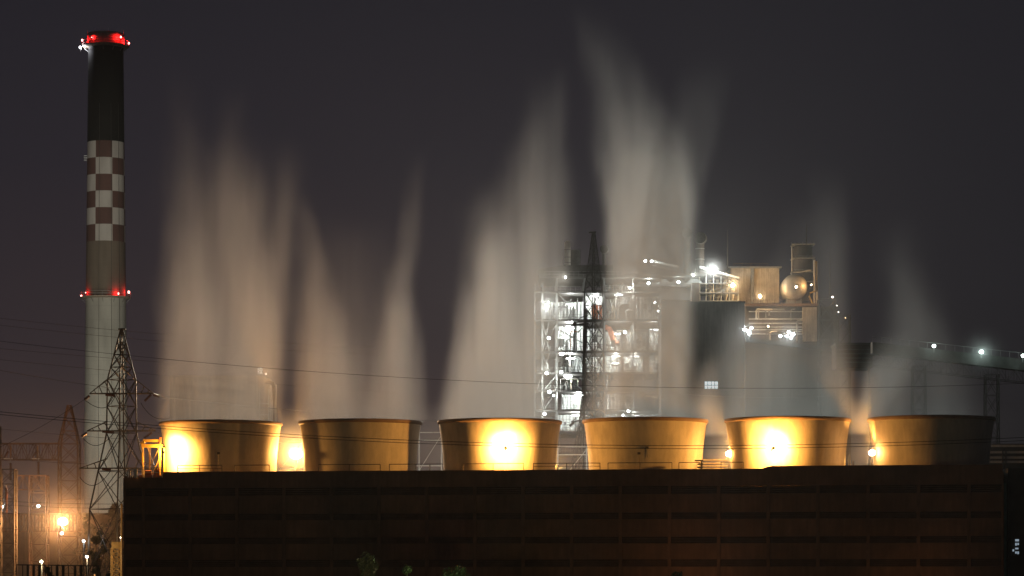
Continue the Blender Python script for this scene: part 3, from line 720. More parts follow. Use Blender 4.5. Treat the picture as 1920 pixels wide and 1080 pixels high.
# ------------------------------------------------------------------ the process plant behind
YB = 600.0
def bx(m, a, b_, y0, y1, Y, d=1.0): return m.box(X_(a, Y), X_(b_, Y), Y, Y+d, Z_(y1, Y), Z_(y0, Y))
plant = thing('boiler_house', (X_(1120, YB), YB, 0), 0, 'open steel boiler house full of white lit floors, pipes and ducts', 'boiler house')
floors = [520, 548, 601, 660, 700, 733, 770, 812, 850]
cols = [1003, 1017, 1044, 1096, 1133, 1187, 1238]
rnd = random.Random(21)
for x in cols:
    top = 530 if x < 1030 else 520
    for dy in ((0, 9, 18) if x in (1003, 1044, 1096, 1187, 1238) else (0,)):
        MB().bar((X_(x, YB), YB+dy, 0), (X_(x, YB), YB+dy, Z_(top, YB)), .27 if x != 1003 else .14, 4).build('column', M['steel'], plant)
for i, y in enumerate(floors):
    m = MB(); a0 = 1003 if i > 0 else 1012
    m.box(X_(a0, YB), X_(1240, YB), YB-.5, YB+18, Z_(y+1.8, YB), Z_(y-1.4, YB)); fl = m.build('floor_deck', M['dsteel'], plant)
    m = MB(); z = Z_(y, YB)
    for h in (.6, 1.15): m.bar((X_(a0, YB), YB-.45, z+h), (X_(1240, YB), YB-.45, z+h), .035, 4)
    for k in range(26): x = X_(a0, YB)+(X_(1240, YB)-X_(a0, YB))*k/25; m.bar((x, YB-.45, z), (x, YB-.45, z+1.15), .03, 4)
    sub(m, 'floor_railing', M['steel'], fl, plant)
# corrugated pale wall panels inside the bays
panels = [(1046, 1094, 566, 598), (1046, 1094, 612, 657), (1046, 1094, 666, 697), (1046, 1084, 704, 730), (1052, 1094, 738, 767), (1044, 1113, 775, 808),
          (1019, 1042, 566, 598), (1098, 1131, 552, 598), (1098, 1131, 616, 657), (1135, 1185, 534, 546), (1135, 1160, 552, 598), (1163, 1185, 552, 570), (1189, 1236, 552, 598), (1135, 1185, 622, 657), (1189, 1212, 622, 657), (1217, 1236, 618, 657),
          (1135, 1165, 665, 697), (1170, 1205, 668, 697), (1217, 1236, 664, 697), (1135, 1185, 738, 767), (1135, 1236, 776, 808), (1097, 1131, 664, 697)]
for (a, b_, y0, y1) in panels:
    Yp = YB+rnd.choice([7, 9, 12]); m = MB(); x0, x1 = X_(a, Yp), X_(b_, Yp); z0, z1 = Z_(y1, Yp), Z_(y0, Yp)
    n = max(4, int((x1-x0)/.35)); vs = []; fs = []
    for i in range(n+1):
        x = x0+(x1-x0)*i/n; y = Yp+(.08 if i % 2 else -.08); vs += [(x, y, z0), (x, y, z1)]
    for i in range(n): fs.append((2*i, 2*i+2, 2*i+3, 2*i+1))
    m.add(vs, fs); m.box(x0, x1, Yp+.1, Yp+.3, z0, z1)
    m.build('wall_cladding', M['pale'], plant)
    m = MB(); k = max(2, int((x1-x0)/rnd.uniform(.8, 1.7))); yf = Yp-rnd.uniform(1.5, 4)
    for i in range(k+1):
        if rnd.random() < .8: x = x0+(x1-x0)*i/k; m.bar((x, yf, z0-.3), (x, yf, z1+.3), rnd.choice([.03, .05, .09]), 4)
    for i in range(3): z = z0+(z1-z0)*rnd.random(); m.bar((x0, yf, z), (x1, yf, z), rnd.choice([.03, .06]), 4)
    for i in range(4): x = rnd.uniform(x0, x1); z = rnd.uniform(z0, (z0+z1)/2); ww, hh = rnd.uniform(.2, .8), rnd.uniform(.3, 1.6); m.box(x, min(x+ww, x1), yf-.5, yf-.2, z, z+hh)
    m.build('bay_framing', M[rnd.choice(['dsteel', 'dsteel', 'steel'])], plant)
# bracing, clutter of pipes, ducts, vessels, stairs
m = MB()
for (a, y0, b_, y1) in ((1017, 660, 1030, 601), (1017, 601, 1030, 660), (1017, 700, 1030, 662), (1017, 664, 1030, 700), (1040, 614, 1096, 645), (1062, 640, 1096, 612), (1006, 735, 1017, 700), (1017, 735, 1044, 703), (1044, 549, 1062, 567), (1062, 567, 1030, 598), (1044, 733, 1060, 720), (1096, 733, 1075, 720), (1096, 770, 1113, 735), (1133, 601, 1187, 548), (1187, 660, 1238, 601)):
    MB().bar(P(a, y0, YB+.4), P(b_, y1, YB+.4), .16, 4).build('diagonal_brace', M['steel'], plant)
for k in range(46):
    i = rnd.randrange(1, 8); z1 = Z_(floors[i], YB)-.4; z0 = Z_(floors[i+1], YB)+.3 if i < 8 else 3
    a = rnd.uniform(1008, 1232); x = X_(a, YB); yy = YB+rnd.uniform(.6, 5.5); r = rnd.choice([.08, .1, .15, .25, .4]); m = MB(); q = rnd.random()
    h = z1-z0
    if h < .8: continue
    if q < .35: m.bar((x, yy, z0-.2), (x, yy, z1+.3), r, 10)
    elif q < .7:
        L = rnd.uniform(1, 4)*rnd.choice([-1, 1]); zz = z0+rnd.uniform(.4, .9)*h; m.path([(x, yy, z0-.2), (x, yy, zz-.3), (x+.1*(1 if L > 0 else -1), yy, zz-.08), (x+.35*(1 if L > 0 else -1), yy, zz), (x+L, yy, zz)], r*.8, 8)
    elif q < .85:
        L = rnd.uniform(2, 5); m.path([(x, yy, z0+.9*h), (x+L*.3, yy, z0+.85*h), (x+L*.6, yy, z0+.35*h), (x+L, yy, z0+.3*h)], r*1.4, 10)
    else:
        r2 = rnd.uniform(.4, .8); m.lathe((x, yy, z0-.1), [(.01, 0), (r2, 0), (r2, h*.5), (r2*.7, h*.65), (.01, h*.7)], 16)
    m.build('pipe', M[rnd.choice(['steel', 'pale', 'vessel', 'dsteel', 'orange' if (a < 1170 and i < 3) else 'steel'])], plant)
# stair flights
for (a, y0, b_, y1) in ((1040, 598, 1060, 567), (1066, 596, 1076, 572), (1022, 657, 1040, 612), (1180, 657, 1196, 612), (1020, 768, 1042, 735)):
    m = MB(); p0, p1 = P(a, y0, YB+1.8), P(b_, y1, YB+1.8)
    for dy in (-.4, .4): m.bar(p0+Vector((0, dy, 0)), p1+Vector((0, dy, 0)), .1, 4)
    for i in range(12): c = p0.lerp(p1, i/12); m.box(c.x-.15, c.x+.15, c.y-.4, c.y+.4, c.z-.03, c.z+.03)
    for dy in (-.4, .4): m.bar(p0+Vector((0, dy, 1)), p1+Vector((0, dy, 1)), .03, 4)
    m.build('stair', M['steel'], plant)
# orange lit shell-and-tube vessels on the second floor
for a in (1112, 1119, 1126, 1150):
    m = MB(); m.lathe((X_(a, YB+2), YB+2, Z_(598, YB)), [(.01, 0), (.32, 0), (.32, 2.7), (.22, 3.0), (.01, 3.1)], 14); m.build('vessel', M['orange' if a < 1140 else 'tan'], plant)
# roof: dark hood, silos, hoppers
m = MB(); bx(m, 1010, 1150, 505, 518, YB+1, 14); m.add([P(1010, 505, YB+1), P(1050, 498, YB+1), P(1150, 496, YB+1), P(1150, 505, YB+1), P(1010, 505, YB+15), P(1050, 498, YB+15), P(1150, 496, YB+15), P(1150, 505, YB+15)], [(0, 3, 2, 1), (4, 5, 6, 7), (0, 1, 5, 4), (1, 2, 6, 5), (2, 3, 7, 6)]); m.build('roof', M['roofsheet'], plant)
m = MB(); c = P(1064, 497, YB+3); m.lathe(c, [(.65, 0), (.65, 4.6), (.4, 4.9), (.01, 5)], 20); m.build('silo', M['vessel'], plant)
m = MB(); c = P(1077, 497, YB+4); m.lathe(c, [(1.2, 0), (1.2, 2.8), (1.0, 3.0), (.01, 3.1)], 24); m.build('silo', M['dsteel'], plant)
m = MB(); 
for a in (1055, 1071, 1088): m.bar(P(a, 497, YB+1.5), P(a, 468, YB+1.5), .07, 4)
for y in (468, 482, 492): m.bar(P(1053, y, YB+1.5), P(1089, y, YB+1.5), .06, 4)
m.build('roof_platform', M['dsteel'], plant)
m = MB(); bx(m, 1150, 1322, 513, 518, YB+.5, 12); m.build('roof_slab', M['roofsheet'], plant)
for k, a in enumerate((1212, 1242, 1272, 1302)):
    m = MB(); w_ = 15; Y2 = YB+6
    # arched pale roof segments lit from their valleys
    pts = [(a-w_+2*w_*i/10, 530-9*math.sin(math.pi*i/10)) for i in range(11)]
    vs = []; 
    for (p, y) in pts: vs += [P(p, y, Y2), P(p, y, Y2+8)]
    fs = [(2*i, 2*i+2, 2*i+3, 2*i+1) for i in range(10)]
    m.add(vs, fs, True); m.add([P(p, y, Y2) for p, y in pts]+[P(a+w_, 533, Y2), P(a-w_, 533, Y2)], [tuple(reversed(range(13)))])
    m.build('arched_hood', M['pale'], plant)
m = MB(); bx(m, 1187, 1322, 533, 537, YB+3, 10); m.build('floor_deck', M['dsteel'], plant)
m = MB(); bx(m, 1240, 1296, 540, 562, YB+5, 8); m.build('wall_cladding', M['concrete'], plant)
m = MB(); bx(m, 1297, 1312, 530, 565, YB+1, 6); m.build('shaft_wall', M['concrete'], plant)

# exhaust stacks with round cowls
for k, (a, yc, rr, yb, w_, lab) in enumerate(((1288, 438, 9.5, 505, 6.5, 'left of the two tall roof exhausts with a round dark cowl'), (1313, 447, 11, 505, 8, 'right of the two tall roof exhausts, larger round dark cowl'), (1133, 468, 8, 500, 3.5, 'round dark roof cowl beside the lattice mast tip'))):
    Y = YB+2; zb = Z_(518 if k < 2 else 497, Y); t = thing('roof_exhaust', (X_(a, Y), Y, zb), 0, lab, 'exhaust stack', 'roof exhausts with round cowls')
    m = MB(); m.bar((X_(a, Y), Y+1, zb), (X_(a, Y), Y+1, Z_(yc+rr*.4, Y)), w_*Y/F, 16); m.build('duct', M['concrete' if k < 2 else 'dsteel'], t)
    m = MB(); r = rr*Y/F; m.ball((X_(a, Y)+.2, Y, Z_(yc, Y)), r, 20); m.bar((X_(a, Y)-.1, Y-r*1.05, Z_(yc, Y)), (X_(a, Y)+.1, Y, Z_(yc, Y)), r*.98, 24); m.build('cowl', M['dsteel'], t)
    m = MB()
    for y in (yc+18, yc+38): m.bar((X_(a, Y), Y+1, Z_(y, Y)), (X_(a, Y), Y+1, Z_(y+1, Y)), w_*Y/F+.07, 16)
    if k < 2: m.build('band', M['steel'], t)

# sloping roof galleries
def gallery_run(p0, p1, Y, w_, label, mat, name='conveyor_gallery', hh=1.2, legs=(), grp=None, cat='conveyor'):
    A, B = P(*p0, Y), P(*p1, Y); t = thing(name, A.lerp(B, .5), 0, label, cat, grp)
    m = MB(); up = Vector((0, 0, hh)); dy = Vector((0, w_, 0))
    m.add([A, B, B+up, A+up, A+dy, B+dy, B+dy+up, A+dy+up], [(0, 1, 2, 3), (7, 6, 5, 4), (3, 2, 6, 7), (0, 4, 5, 1), (0, 3, 7, 4), (1, 5, 6, 2)])
    m.build('enclosure', mat, t)
    m = MB(); n = max(3, int((B-A).length/1.6)); lo = Vector((0, 0, -hh*1.1))
    for y in (Vector((0, -.1, 0)), Vector((0, w_+.1, 0))):
        m.bar(A+y, B+y, .09, 4); m.bar(A+y+lo, B+y+lo, .09, 4)
        for i in range(n): 
            a, b_ = A.lerp(B, i/n)+y, A.lerp(B, (i+1)/n)+y
            m.bar(a, b_+lo, .05, 4) if i % 2 else m.bar(a+lo, b_, .05, 4)
            m.bar(b_, b_+lo, .05, 4)
    m.build('truss', M['dsteel'], t)
    return t, A, B
gallery_run((1224, 492), (1272, 503), YB+1, 1.2, 'short pale sloping roof duct right of the pair of white lamps', M['pale'], 'roof_duct', .5, cat='duct')
gallery_run((1312, 503), (1386, 524), YB+1, 1.2, 'sloping pale roof duct running down to the orange lamp', M['pale'], 'roof_duct', .5, cat='duct')

# platform cluster right of the hoods
t = thing('equipment_platform', P(1340, 566, YB+2), 0, 'cluttered pale platform of columns and cyclones under the brightest roof lamp', 'platform')
for y in (530, 548, 563): MB().box(X_(1312, YB+2), X_(1385, YB+2), YB+1, YB+8, Z_(y+1, YB), Z_(y-.6, YB)).build('deck', M['steel'], t)
for a in (1312, 1324, 1338, 1352, 1368, 1384): MB().bar((X_(a, YB+2), YB+2, Z_(566, YB)), (X_(a, YB+2), YB+2, Z_(512+max(0, a-1340)*.3, YB)), .13, 4).build('column', M['pale'], t)
for a in (1331, 1345, 1360, 1372):
    m = MB(); m.lathe((X_(a, YB+3.5), YB+3.5, Z_(562, YB)), [(.2, 0), (.62, 1.4), (.62, 3.0), (.3, 3.3), (.3, 4.4), (.01, 4.4)], 16); m.build('cyclone', M['vessel'], t)
m = MB()
for k in range(14): a, y = rnd.uniform(1314, 1380), rnd.uniform(522, 560); m.bar(P(a, y, YB+1.6), P(a+rnd.uniform(4, 16), y+rnd.uniform(-7, 7), YB+1.6), .06, 4)
m.build('handrail', M['pale'], t)

# plain dark bunker block
YK = 585.0
t = thing('bunker_block', (X_(1318, YK), YK, 0), 0, 'plain windowless dark bunker block with one small lit window', 'building')
m = MB(); bx(m, 1240, 1396, 568, 900, YK, 12); m.build('wall', M['concrete'], t)
m = MB(); m.box(X_(1239, YK), X_(1397.5, YK), YK-.3, YK+12.3, Z_(568, YK), Z_(565, YK)); m.build('roof_edge', M['roofsheet'], t)
wl = emissive('lit_pane', (.72, .88, .95), .85)
m = MB(); m.box(X_(1320, YK), X_(1347, YK), YK-.12, YK-.02, Z_(731, YK), Z_(714, YK)); fr = m.build('window', M['dsteel'], t)
for j in range(2):
    for i in range(4):
        m = MB(); a = 1321.2+i*6.4; y = 715.5+j*7.4; m.box(X_(a, YK), X_(a+5.4, YK), YK-.16, YK-.13, Z_(y+6.2, YK), Z_(y, YK)); sub(m, 'pane', wl, fr, t)

# precipitator panels (orange lit) and its base building with bands
YR = 606.0
t = thing('filter_house', (X_(1415, YR), YR, 0), 0, 'boxy ribbed filter house glowing amber behind the orange lamps', 'filter house')
for (a, b_) in ((1370, 1408), (1414, 1461)): m = MB(); bx(m, a, b_, 503, 568, YR, 8); m.build('casing_box', M['tan'], t)
m = MB(); bx(m, 1408.5, 1413.5, 501, 568, YR-.6, 2); m.build('rib', M['steel'], t)
m = MB(); bx(m, 1366, 1466, 499.5, 502.5, YR-.8, 10)
m.build('roof_edge', M['steel'], t)
m = MB()
for y in (497, 494): m.bar(P(1374, y, YR), P(1440, y, YR), .05, 4)
for a in (1376, 1392, 1408, 1424, 1440): m.bar(P(a, 500, YR), P(a, 494, YR), .05, 4)
m.build('roof_railing', M['rust'], t)
YQ = 600.0
t = thing('turbine_hall', (X_(1465, YQ), YQ, 0), 0, 'banded hall with horizontal rails below the amber filter house and round tank', 'hall')
m = MB(); bx(m, 1397.5, 1533, 575, 900, YQ, 25); m.build('wall', M['concrete'], t)
m = MB(); bx(m, 1397.5, 1535, 569, 574, YQ-1, 27); m.build('roof', M['rust'], t)
for y in (584, 598, 606, 613, 618, 626): m = MB(); m.box(X_(1404, YQ), X_(1505, YQ), YQ-.35, YQ-.02, Z_(y+1.2, YQ), Z_(y-.6, YQ)); m.build('rail_band', M['pale'], t)
m = MB(); bx(m, 1505, 1532, 576, 640, YQ-1.2, 1.1); m.build('stair_tower', M['tan'], t)

for k in range(16):
    a, y = rnd.uniform(1402, 1520), rnd.choice([580, 590, 602, 622, 634]); m = MB(); q = rnd.uniform(8, 30); r0 = rnd.choice([.1, .14, .2])
    yy = YQ-rnd.uniform(.6, 1.0); m.path([P(a, y+rnd.uniform(8, 22), yy), P(a, y+3, yy), P(a+1.5, y, yy), P(min(a+q, 1530), y, yy)], r0, 8); m.build('pipe', M[rnd.choice(['steel', 'vessel', 'rust', 'dsteel'])], t)
for k in range(10):
    a = 1400+k*13; m = MB(); m.bar(P(a, 569, YQ-.8), P(a, 562.5, YQ-.8), .05, 4); m.bar(P(a, 562.5, YQ-.8), P(a+13, 562.5, YQ-.8), .04, 4); m.build('roof_railing', M['rust'], t)
# spherical tank end on saddles
t = thing('round_tank', P(1490, 563, 600), 0, 'large round domed tank catching an orange glint, on the hall roof', 'tank')
r = 24*600/F; c = P(1490, 538, 602); m = MB(); m.ball(c, r, 36, (1, .7, 1)); m.bar(c, c+Vector((0, 8, 0)), r*.995, 36); m.build('tank_shell', M['vessel'], t)
for dy in (1.5, 6.5): MB().box(c.x-1.6, c.x+1.6, c.y+dy, c.y+dy+.5, Z_(569, 600), c.z-1.6).build('saddle', M['steel'], t)
m = MB(); m.path([P(1484, 515, 601.5), P(1484, 510, 601.5), P(1500, 510, 601.5), P(1520, 506, 601.5)], .13, 8); m.build('pipe', M['steel'], t)
# scrubber tower with platforms
t = thing('scrubber_tower', P(1507, 567, 604), 0, 'railed process tower rising above the round tank', 'process tower')
Y = 606; c = P(1505, 566, Y); m = MB(); m.lathe(c, [(2.0, 0), (2.0, 11), (1.6, 11.6), (.01, 11.8)], 28); m.build('tower_shell', M['concrete'], t)
for y in (460, 486, 511, 530): m = MB(); m.box(X_(1483, Y), X_(1526, Y), Y-3, Y+2, Z_(y+.8, Y), Z_(y-.6, Y)); m.build('platform', M['steel'], t)
for (a, y0, y1) in ((1485, 511, 461), (1527, 569, 487), (1532, 569, 490)): MB().bar(P(a, y0, Y-3), P(a, y1, Y-3), .22 if a > 1500 else .12, 8).build('riser_pipe', M['vessel'], t)
m = MB()
for y in (457, 480, 505): m.bar(P(1484, y, Y-3), P(1525, y, Y-3), .05, 4)
for a in range(1484, 1527, 7):
    for y in (460, 486, 511): m.bar(P(a, y, Y-3), P(a, y-6, Y-3), .04, 4)
m.build('railing', M['steel'], t)
m = MB(); m.path([P(1530, 490, Y-3.4), P(1532, 545, Y-3.4), P(1519, 549, Y-3.4), P(1517, 556, Y-3.4), P(1524, 570, Y-3.4)], .2, 10); m.build('curved_pipe', M['yellow'], t)
# dark open frame on the right
t = thing('pipe_tower', (X_(1568, 596), 596, 0), 0, 'dark unlit open steel frame right of the banded hall', 'steel frame')
m = MB(); lattice(m, [(0, X_(1552, 596), 598, 1.7), (Z_(560, 596), X_(1552, 596), 598, 1.7)], 0, .16, .09, True, 1.2); m.build('frame', M['dsteel'], t)
m = MB(); lattice(m, [(0, X_(1584, 596), 598, 1.2), (Z_(590, 596), X_(1584, 596), 598, 1.2)], 0, .14, .07, True, 1.3); m.build('frame', M['dsteel'], t)
m = MB(); bx(m, 1540, 1566, 575, 900, 601, 5); m.build('infill_wall', M['dark'], t)
for (a, y) in ((1422, 432), (1363, 425), (1557, 470), (1513, 415)):
    pass
for k, (a, y0, y1, lab) in enumerate(((1364, 430, 500, 'thin aerial rod above the left end of the filter house'), (1556, 470, 560, 'thin dark rod mast right of the process tower'), (1512, 420, 460, 'thin rod on top of the process tower'))):
    tag(MB().bar(P(a, y1, 604), P(a, y0, 604), .16, 6, .05).build('lightning_mast', M['dsteel'], None, P(a, y1, 604)), lab, 'mast', 'thin masts on the plant roof')

# conveyors on the right
YV = 585.0
t, A, B = gallery_run((1399, 640), (1640, 668), YV-2, 2.0, 'conveyor gallery sloping down across the banded hall under the clustered lamps', M['roofsheet'], hh=.8, grp='long sloping conveyor galleries')
t, A, B = gallery_run((1636, 662), (2320, 739), 560, 3, 'long conveyor gallery sloping down to the right picture edge with lamps above', M['roofsheet'], hh=2.1, grp='long sloping conveyor galleries')
for s in (.13, .33, .62, .9):
    p = A.lerp(B, s); m = MB(); lattice(m, [(0, p.x, p.y+1.5, 1.5), (p.z-1.4, p.x, p.y+1.5, 1.2)], 0, .12, .06, True, 1.5); m.build('trestle', M['dsteel'], t)
m = MB(); up = Vector((0, -.3, 3.2)); m.bar(A+up, B+up, .05, 4); n = 40
for i in range(n+1): p = A.lerp(B, i/n); m.bar(p+Vector((0, -.3, 2.1)), p+up, .04, 4)
m.build('walkway_rail', M['steel'], t)
t = thing('transfer_house', (X_(1602, 575), 575, 0), 0, 'dark louvred transfer house where the two conveyor galleries meet', 'building')
m = MB(); bx(m, 1568, 1636, 646, 690, 575, 8); m.build('wall', M['dark'], t)
m = MB(); m.box(X_(1566, 575), X_(1639, 575), 574.6, 583.4, Z_(646, 575), Z_(643, 575)); m.build('roof', M['roofsheet'], t)
for a in (1572, 1632): m = MB(); m.bar((X_(a, 575), 577, 0), (X_(a, 575), 577, Z_(690, 575)), .3, 4); m.build('leg', M['dsteel'], t)
for y in (655, 663, 671, 679): m = MB(); m.box(X_(1570, 575), X_(1634, 575), 574.7, 574.98, Z_(y+1, 575), Z_(y-1, 575)); m.build('louvre', M['roofsheet'], t)
# slatted pale building behind the right end stack and dark stair tower at the right edge
Yr = 300
t = thing('slatted_building', (X_(1900, Yr), Yr, 0), 0, 'dim building with pale horizontal bands right of the dark end stack', 'building')
m = MB(); bx(m, 1845, 1990, 832, 900, Yr, 10); m.build('wall', M['roofsheet'], t)
for y in (836, 848, 858, 866): m = MB(); m.box(X_(1844, Yr), X_(1991, Yr), Yr-.25, Yr-.02, Z_(y+2.2, Yr), Z_(y-2, Yr)); m.build('band', M['pale'], t)
for a in (1878, 1884): m = MB(); m.box(X_(a, Yr), X_(a+1.6, Yr), Yr-.5, Yr-.26, Z_(880, Yr), Z_(842, Yr)); m.build('post', M['dsteel'], t)
Yt = 232
t = thing('stair_tower', (X_(1905, Yt), Yt, 0), 0, 'dark stair tower with green corner strip and bluish window at the right edge', 'tower')
m = MB(); m.box(X_(1890, Yt), X_(1990, Yt), Yt, Yt+5, 0, Z_(878, Yt)); m.build('wall', M['dark'], t)
m = MB(); m.box(X_(1882, Yt), X_(1886, Yt), Yt-.3, Yt+.4, 0, Z_(905, Yt)); m.build('corner_strip', material('green_paint', (.10, .22, .17), .6), t)
for y in (955, 1008, 1048): m = MB(); m.box(X_(1886.5, Yt), X_(1990, Yt), Yt-.25, Yt-.02, Z_(y+3, Yt), Z_(y-2, Yt)); m.build('floor_band', M['dark'], t)
m = MB(); m.box(X_(1896, Yt), X_(1911, Yt), Yt-.1, Yt-.02, Z_(1042, Yt), Z_(1006, Yt)); fr = m.build('window', M['dsteel'], t)
wb = emissive('dim_pane', (.6, .75, .9), .35)
for (a, y, w2, h2) in ((1903, 1008, 7, 7), (1903, 1018, 3, 5), (1907, 1018, 3, 4), (1903, 1027, 6, 3), (1898, 1030, 3, 4), (1903, 1034, 3, 4), (1907, 1034, 3, 5)):
    m = MB(); m.box(X_(a, Yt), X_(a+w2, Yt), Yt-.14, Yt-.11, Z_(y+h2, Yt), Z_(y, Yt)); sub(m, 'pane', wb, fr, t)

# ------------------------------------------------------------------ masts beside the plant
YM = 420.0
c = P(1113, 0, YM); c.z = 0
t = thing('lattice_mast', c, 0, 'dark lattice mast with a pointed tip before the white lit boiler house', 'lattice mast')
k_ = YM/F
m = MB(); lattice(m, [(0, c.x, YM, 20*k_/1.41), (Z_(600, YM), c.x, YM, 18*k_/1.41), (Z_(545, YM), c.x, YM, 17*k_/1.41), (Z_(500, YM), c.x, YM, 11*k_/1.41), (Z_(437, YM), c.x, YM, 2.5*k_/1.41)], .62, .095, .045, True, 1.15); m.build('mast_body', M['dsteel'], t)
MB().bar(P(1104, 436, YM), P(1118, 435, YM), .12, 6).build('peak_bracket', M['dsteel'], t)
m = MB()
for (a, b_, y) in ((1088, 1136, 512), (1074, 1131, 604), (1090, 1131, 662)):
    for dy in (-.5, .5): m.bar(P(a, y, YM+dy), P(b_, y-2, YM+dy), .11, 4); m.bar(P(a, y, YM+dy), P(1100, y-14, YM+dy), .07, 4)
m.build('crossarm', M['dsteel'], t)
YN = 400.0; k_ = YN/F
c = P(1083, 0, YN); c.z = 0
t = thing('lattice_mast', c, 0, 'slim dark lattice mast with splayed legs in the gap between third and fourth stacks', 'lattice mast')
cx_ = lambda p: X_(p, YN)
m = MB(); lattice(m, [(0, cx_(1074), YN, 22*k_/1.41), (Z_(880, YN), cx_(1082), YN, 13*k_/1.41), (Z_(795, YN), cx_(1090), YN, 5*k_/1.41), (Z_(740, YN), cx_(1095), YN, 3.6*k_/1.41), (Z_(580, YN), cx_(1098), YN, 3*k_/1.41)], .5, .07, .035, True, 1.6); m.build('mast_body', M['dsteel'], t)
for y, a, b_ in ((791, 1071, 1096), (610, 1073, 1104)):
    m = MB(); m.bar(P(a, y, YN), P(b_, y-3, YN), .16, 6); m.bar(P(a, y, YN), P((a+b_)/2, y-9, YN), .07, 4)
    m.build('crossarm', M['dsteel'], t)
for a, y in ((1076, 800), (1079, 613)):
    m = MB(); insulator(m, P(a, y-8, YN-.3), P(a-8, y-1, YN-.4), .22, 6); m.build('insulator', M['insul'], t)

# ------------------------------------------------------------------ overhead lines
WG = 'overhead power lines'
def wire(p0, p1, sag, label, r=.03, n=40):
    r = r*.72
    A, B = P(*p0), P(*p1); pts = []
    for i in range(n+1):
        s = i/n; p = A.lerp(B, s); p.z -= sag*4*s*(1-s)*(p.y/F); pts.append(p)
    tag(MB().path(pts, r, 5).build('power_line', M['wire'], None, A.lerp(B, .5)), label, 'power line', WG)
wire((-60, 766, 165), (1980, 817, 165), 40, 'upper of the two close lines sagging across all six fan stacks', .022)
wire((-60, 771, 166), (1980, 823, 166), 40, 'lower of the two close lines sagging across all six fan stacks', .022)
wire((-60, 632, 180), (1980, 716, 180), 44, 'single thin line crossing the steam above all the stacks', .016)
wire((-60, 683, 230), (290, 737, 262), 4, 'line from the left edge rising to the top crossarm of the pylon', .022)
wire((-60, 590, 250), (700, 650, 300), 8, 'faint uppermost line passing behind the pylon tip', .018)
wire((-60, 603, 250), (700, 664, 300), 8, 'faint second line passing behind the pylon tip', .018)
wire((-60, 648, 250), (760, 705, 300), 6, 'faint line crossing the chimney above the pylon crossarms', .018)
wire((-60, 668, 250), (760, 735, 300), 6, 'faint line crossing the chimney just above the top crossarm', .018)
wire((-60, 798, 240), (400, 832, 262), 4, 'line crossing the foot of the chimney just below the second crossarm', .018)
wire((-60, 850, 240), (163, 870, 262), 3, 'line running from the high beam to the lowest crossarm', .018)
wire((0, 838, 262), (168, 742, 262), 6, 'dark line climbing from the high beam to the top crossarm tip', .025)
wire((300, 744, 262), (1075, 792, 400), 14, 'line from the right tip of the top crossarm through the steam to the slim mast', .035)
wire((296, 812, 262), (1075, 800, 400), 20, 'line from the right tip of the second crossarm behind the stacks to the slim mast', .035)
wire((-60, 935, 262), (232, 945, 262), 3, 'upper of two lines before the treetops left of the casing', .025)
wire((-60, 942, 263), (232, 953, 263), 3, 'lower of two lines before the treetops left of the casing', .025)
wire((1085, 722, 400), (1560, 742, 560), 10, 'line leaving the slim mast to the right behind the steam', .04)

# ------------------------------------------------------------------ plant lamps
PG = 'white lamps on the boiler house'
PL = [  # px, py, Y offset, power, radius, label
 (1025, 574, -1.6, 2400, .44, 'starry white lamp at the left end of the upper lit floor'),
 (1053, 663, 1.0, 3000, .50, 'largest white lamp under the ceiling of the middle lit floor'),
 (1029, 634, -1.0, 900, .36, 'white lamp on the left bracing of the floor above the largest lamp'),
 (1025, 700, -1.0, 900, .36, 'left white lamp of the pair below the largest lamp'),
 (1052, 698, -1.0, 900, .36, 'right white lamp of the pair below the largest lamp'),
 (1030, 735, -1.0, 1200, .40, 'white lamp at the left end of the second lowest visible floor'),
 (1038, 742, -1.0, 300, .22, 'small white lamp just right of and below the lamp on the second lowest floor'),
 (1021, 776, -1.0, 800, .36, 'lowest white lamp at the left, just above the third stack rim'),
 (1172, 623, -.8, 1700, .32, 'white lamp on the right half of the floor above the red wheel'),
 (1181, 540, -.8, 2200, .30, 'white lamp below the arched hoods at their left'),
 (1178, 771, -.8, 1800, .36, 'upper white lamp just above the fourth stack rim'),
 (1168, 779, -1.0, 500, .30, 'lower white lamp just above the fourth stack rim'),
 (1216, 531, 2.2, 1500, .40, 'white lamp in the left valley of the arched hoods'),
 (1272, 529, 2.2, 1500, .40, 'white lamp in the right valley of the arched hoods'),
 (1228, 567, -1.0, 200, .2, 'upper of two small lamps at the top left corner of the bunker block'),
 (1234, 583, -17, 150, .2, 'lower of two small lamps at the top left corner of the bunker block'),
 (1210, 490, .5, 900, .34, 'left of the twin white lamps at the head of the roof duct'),
 (1222, 490, .5, 900, .34, 'right of the twin white lamps at the head of the roof duct'),
 (1335, 506, .2, 2200, .44, 'brightest white roof lamp above the cyclone platform'),
]
for (a, y, dy, pw, r, lab) in PL:
    lamp(a, y, YB+dy, lab, PG, WHITE, pw*1.3, r, 10, -1, None, cat='lamp', name='plant_lamp', hood=False, arm=P(a, y, YB+dy)+Vector((0, 1.3, .8)))
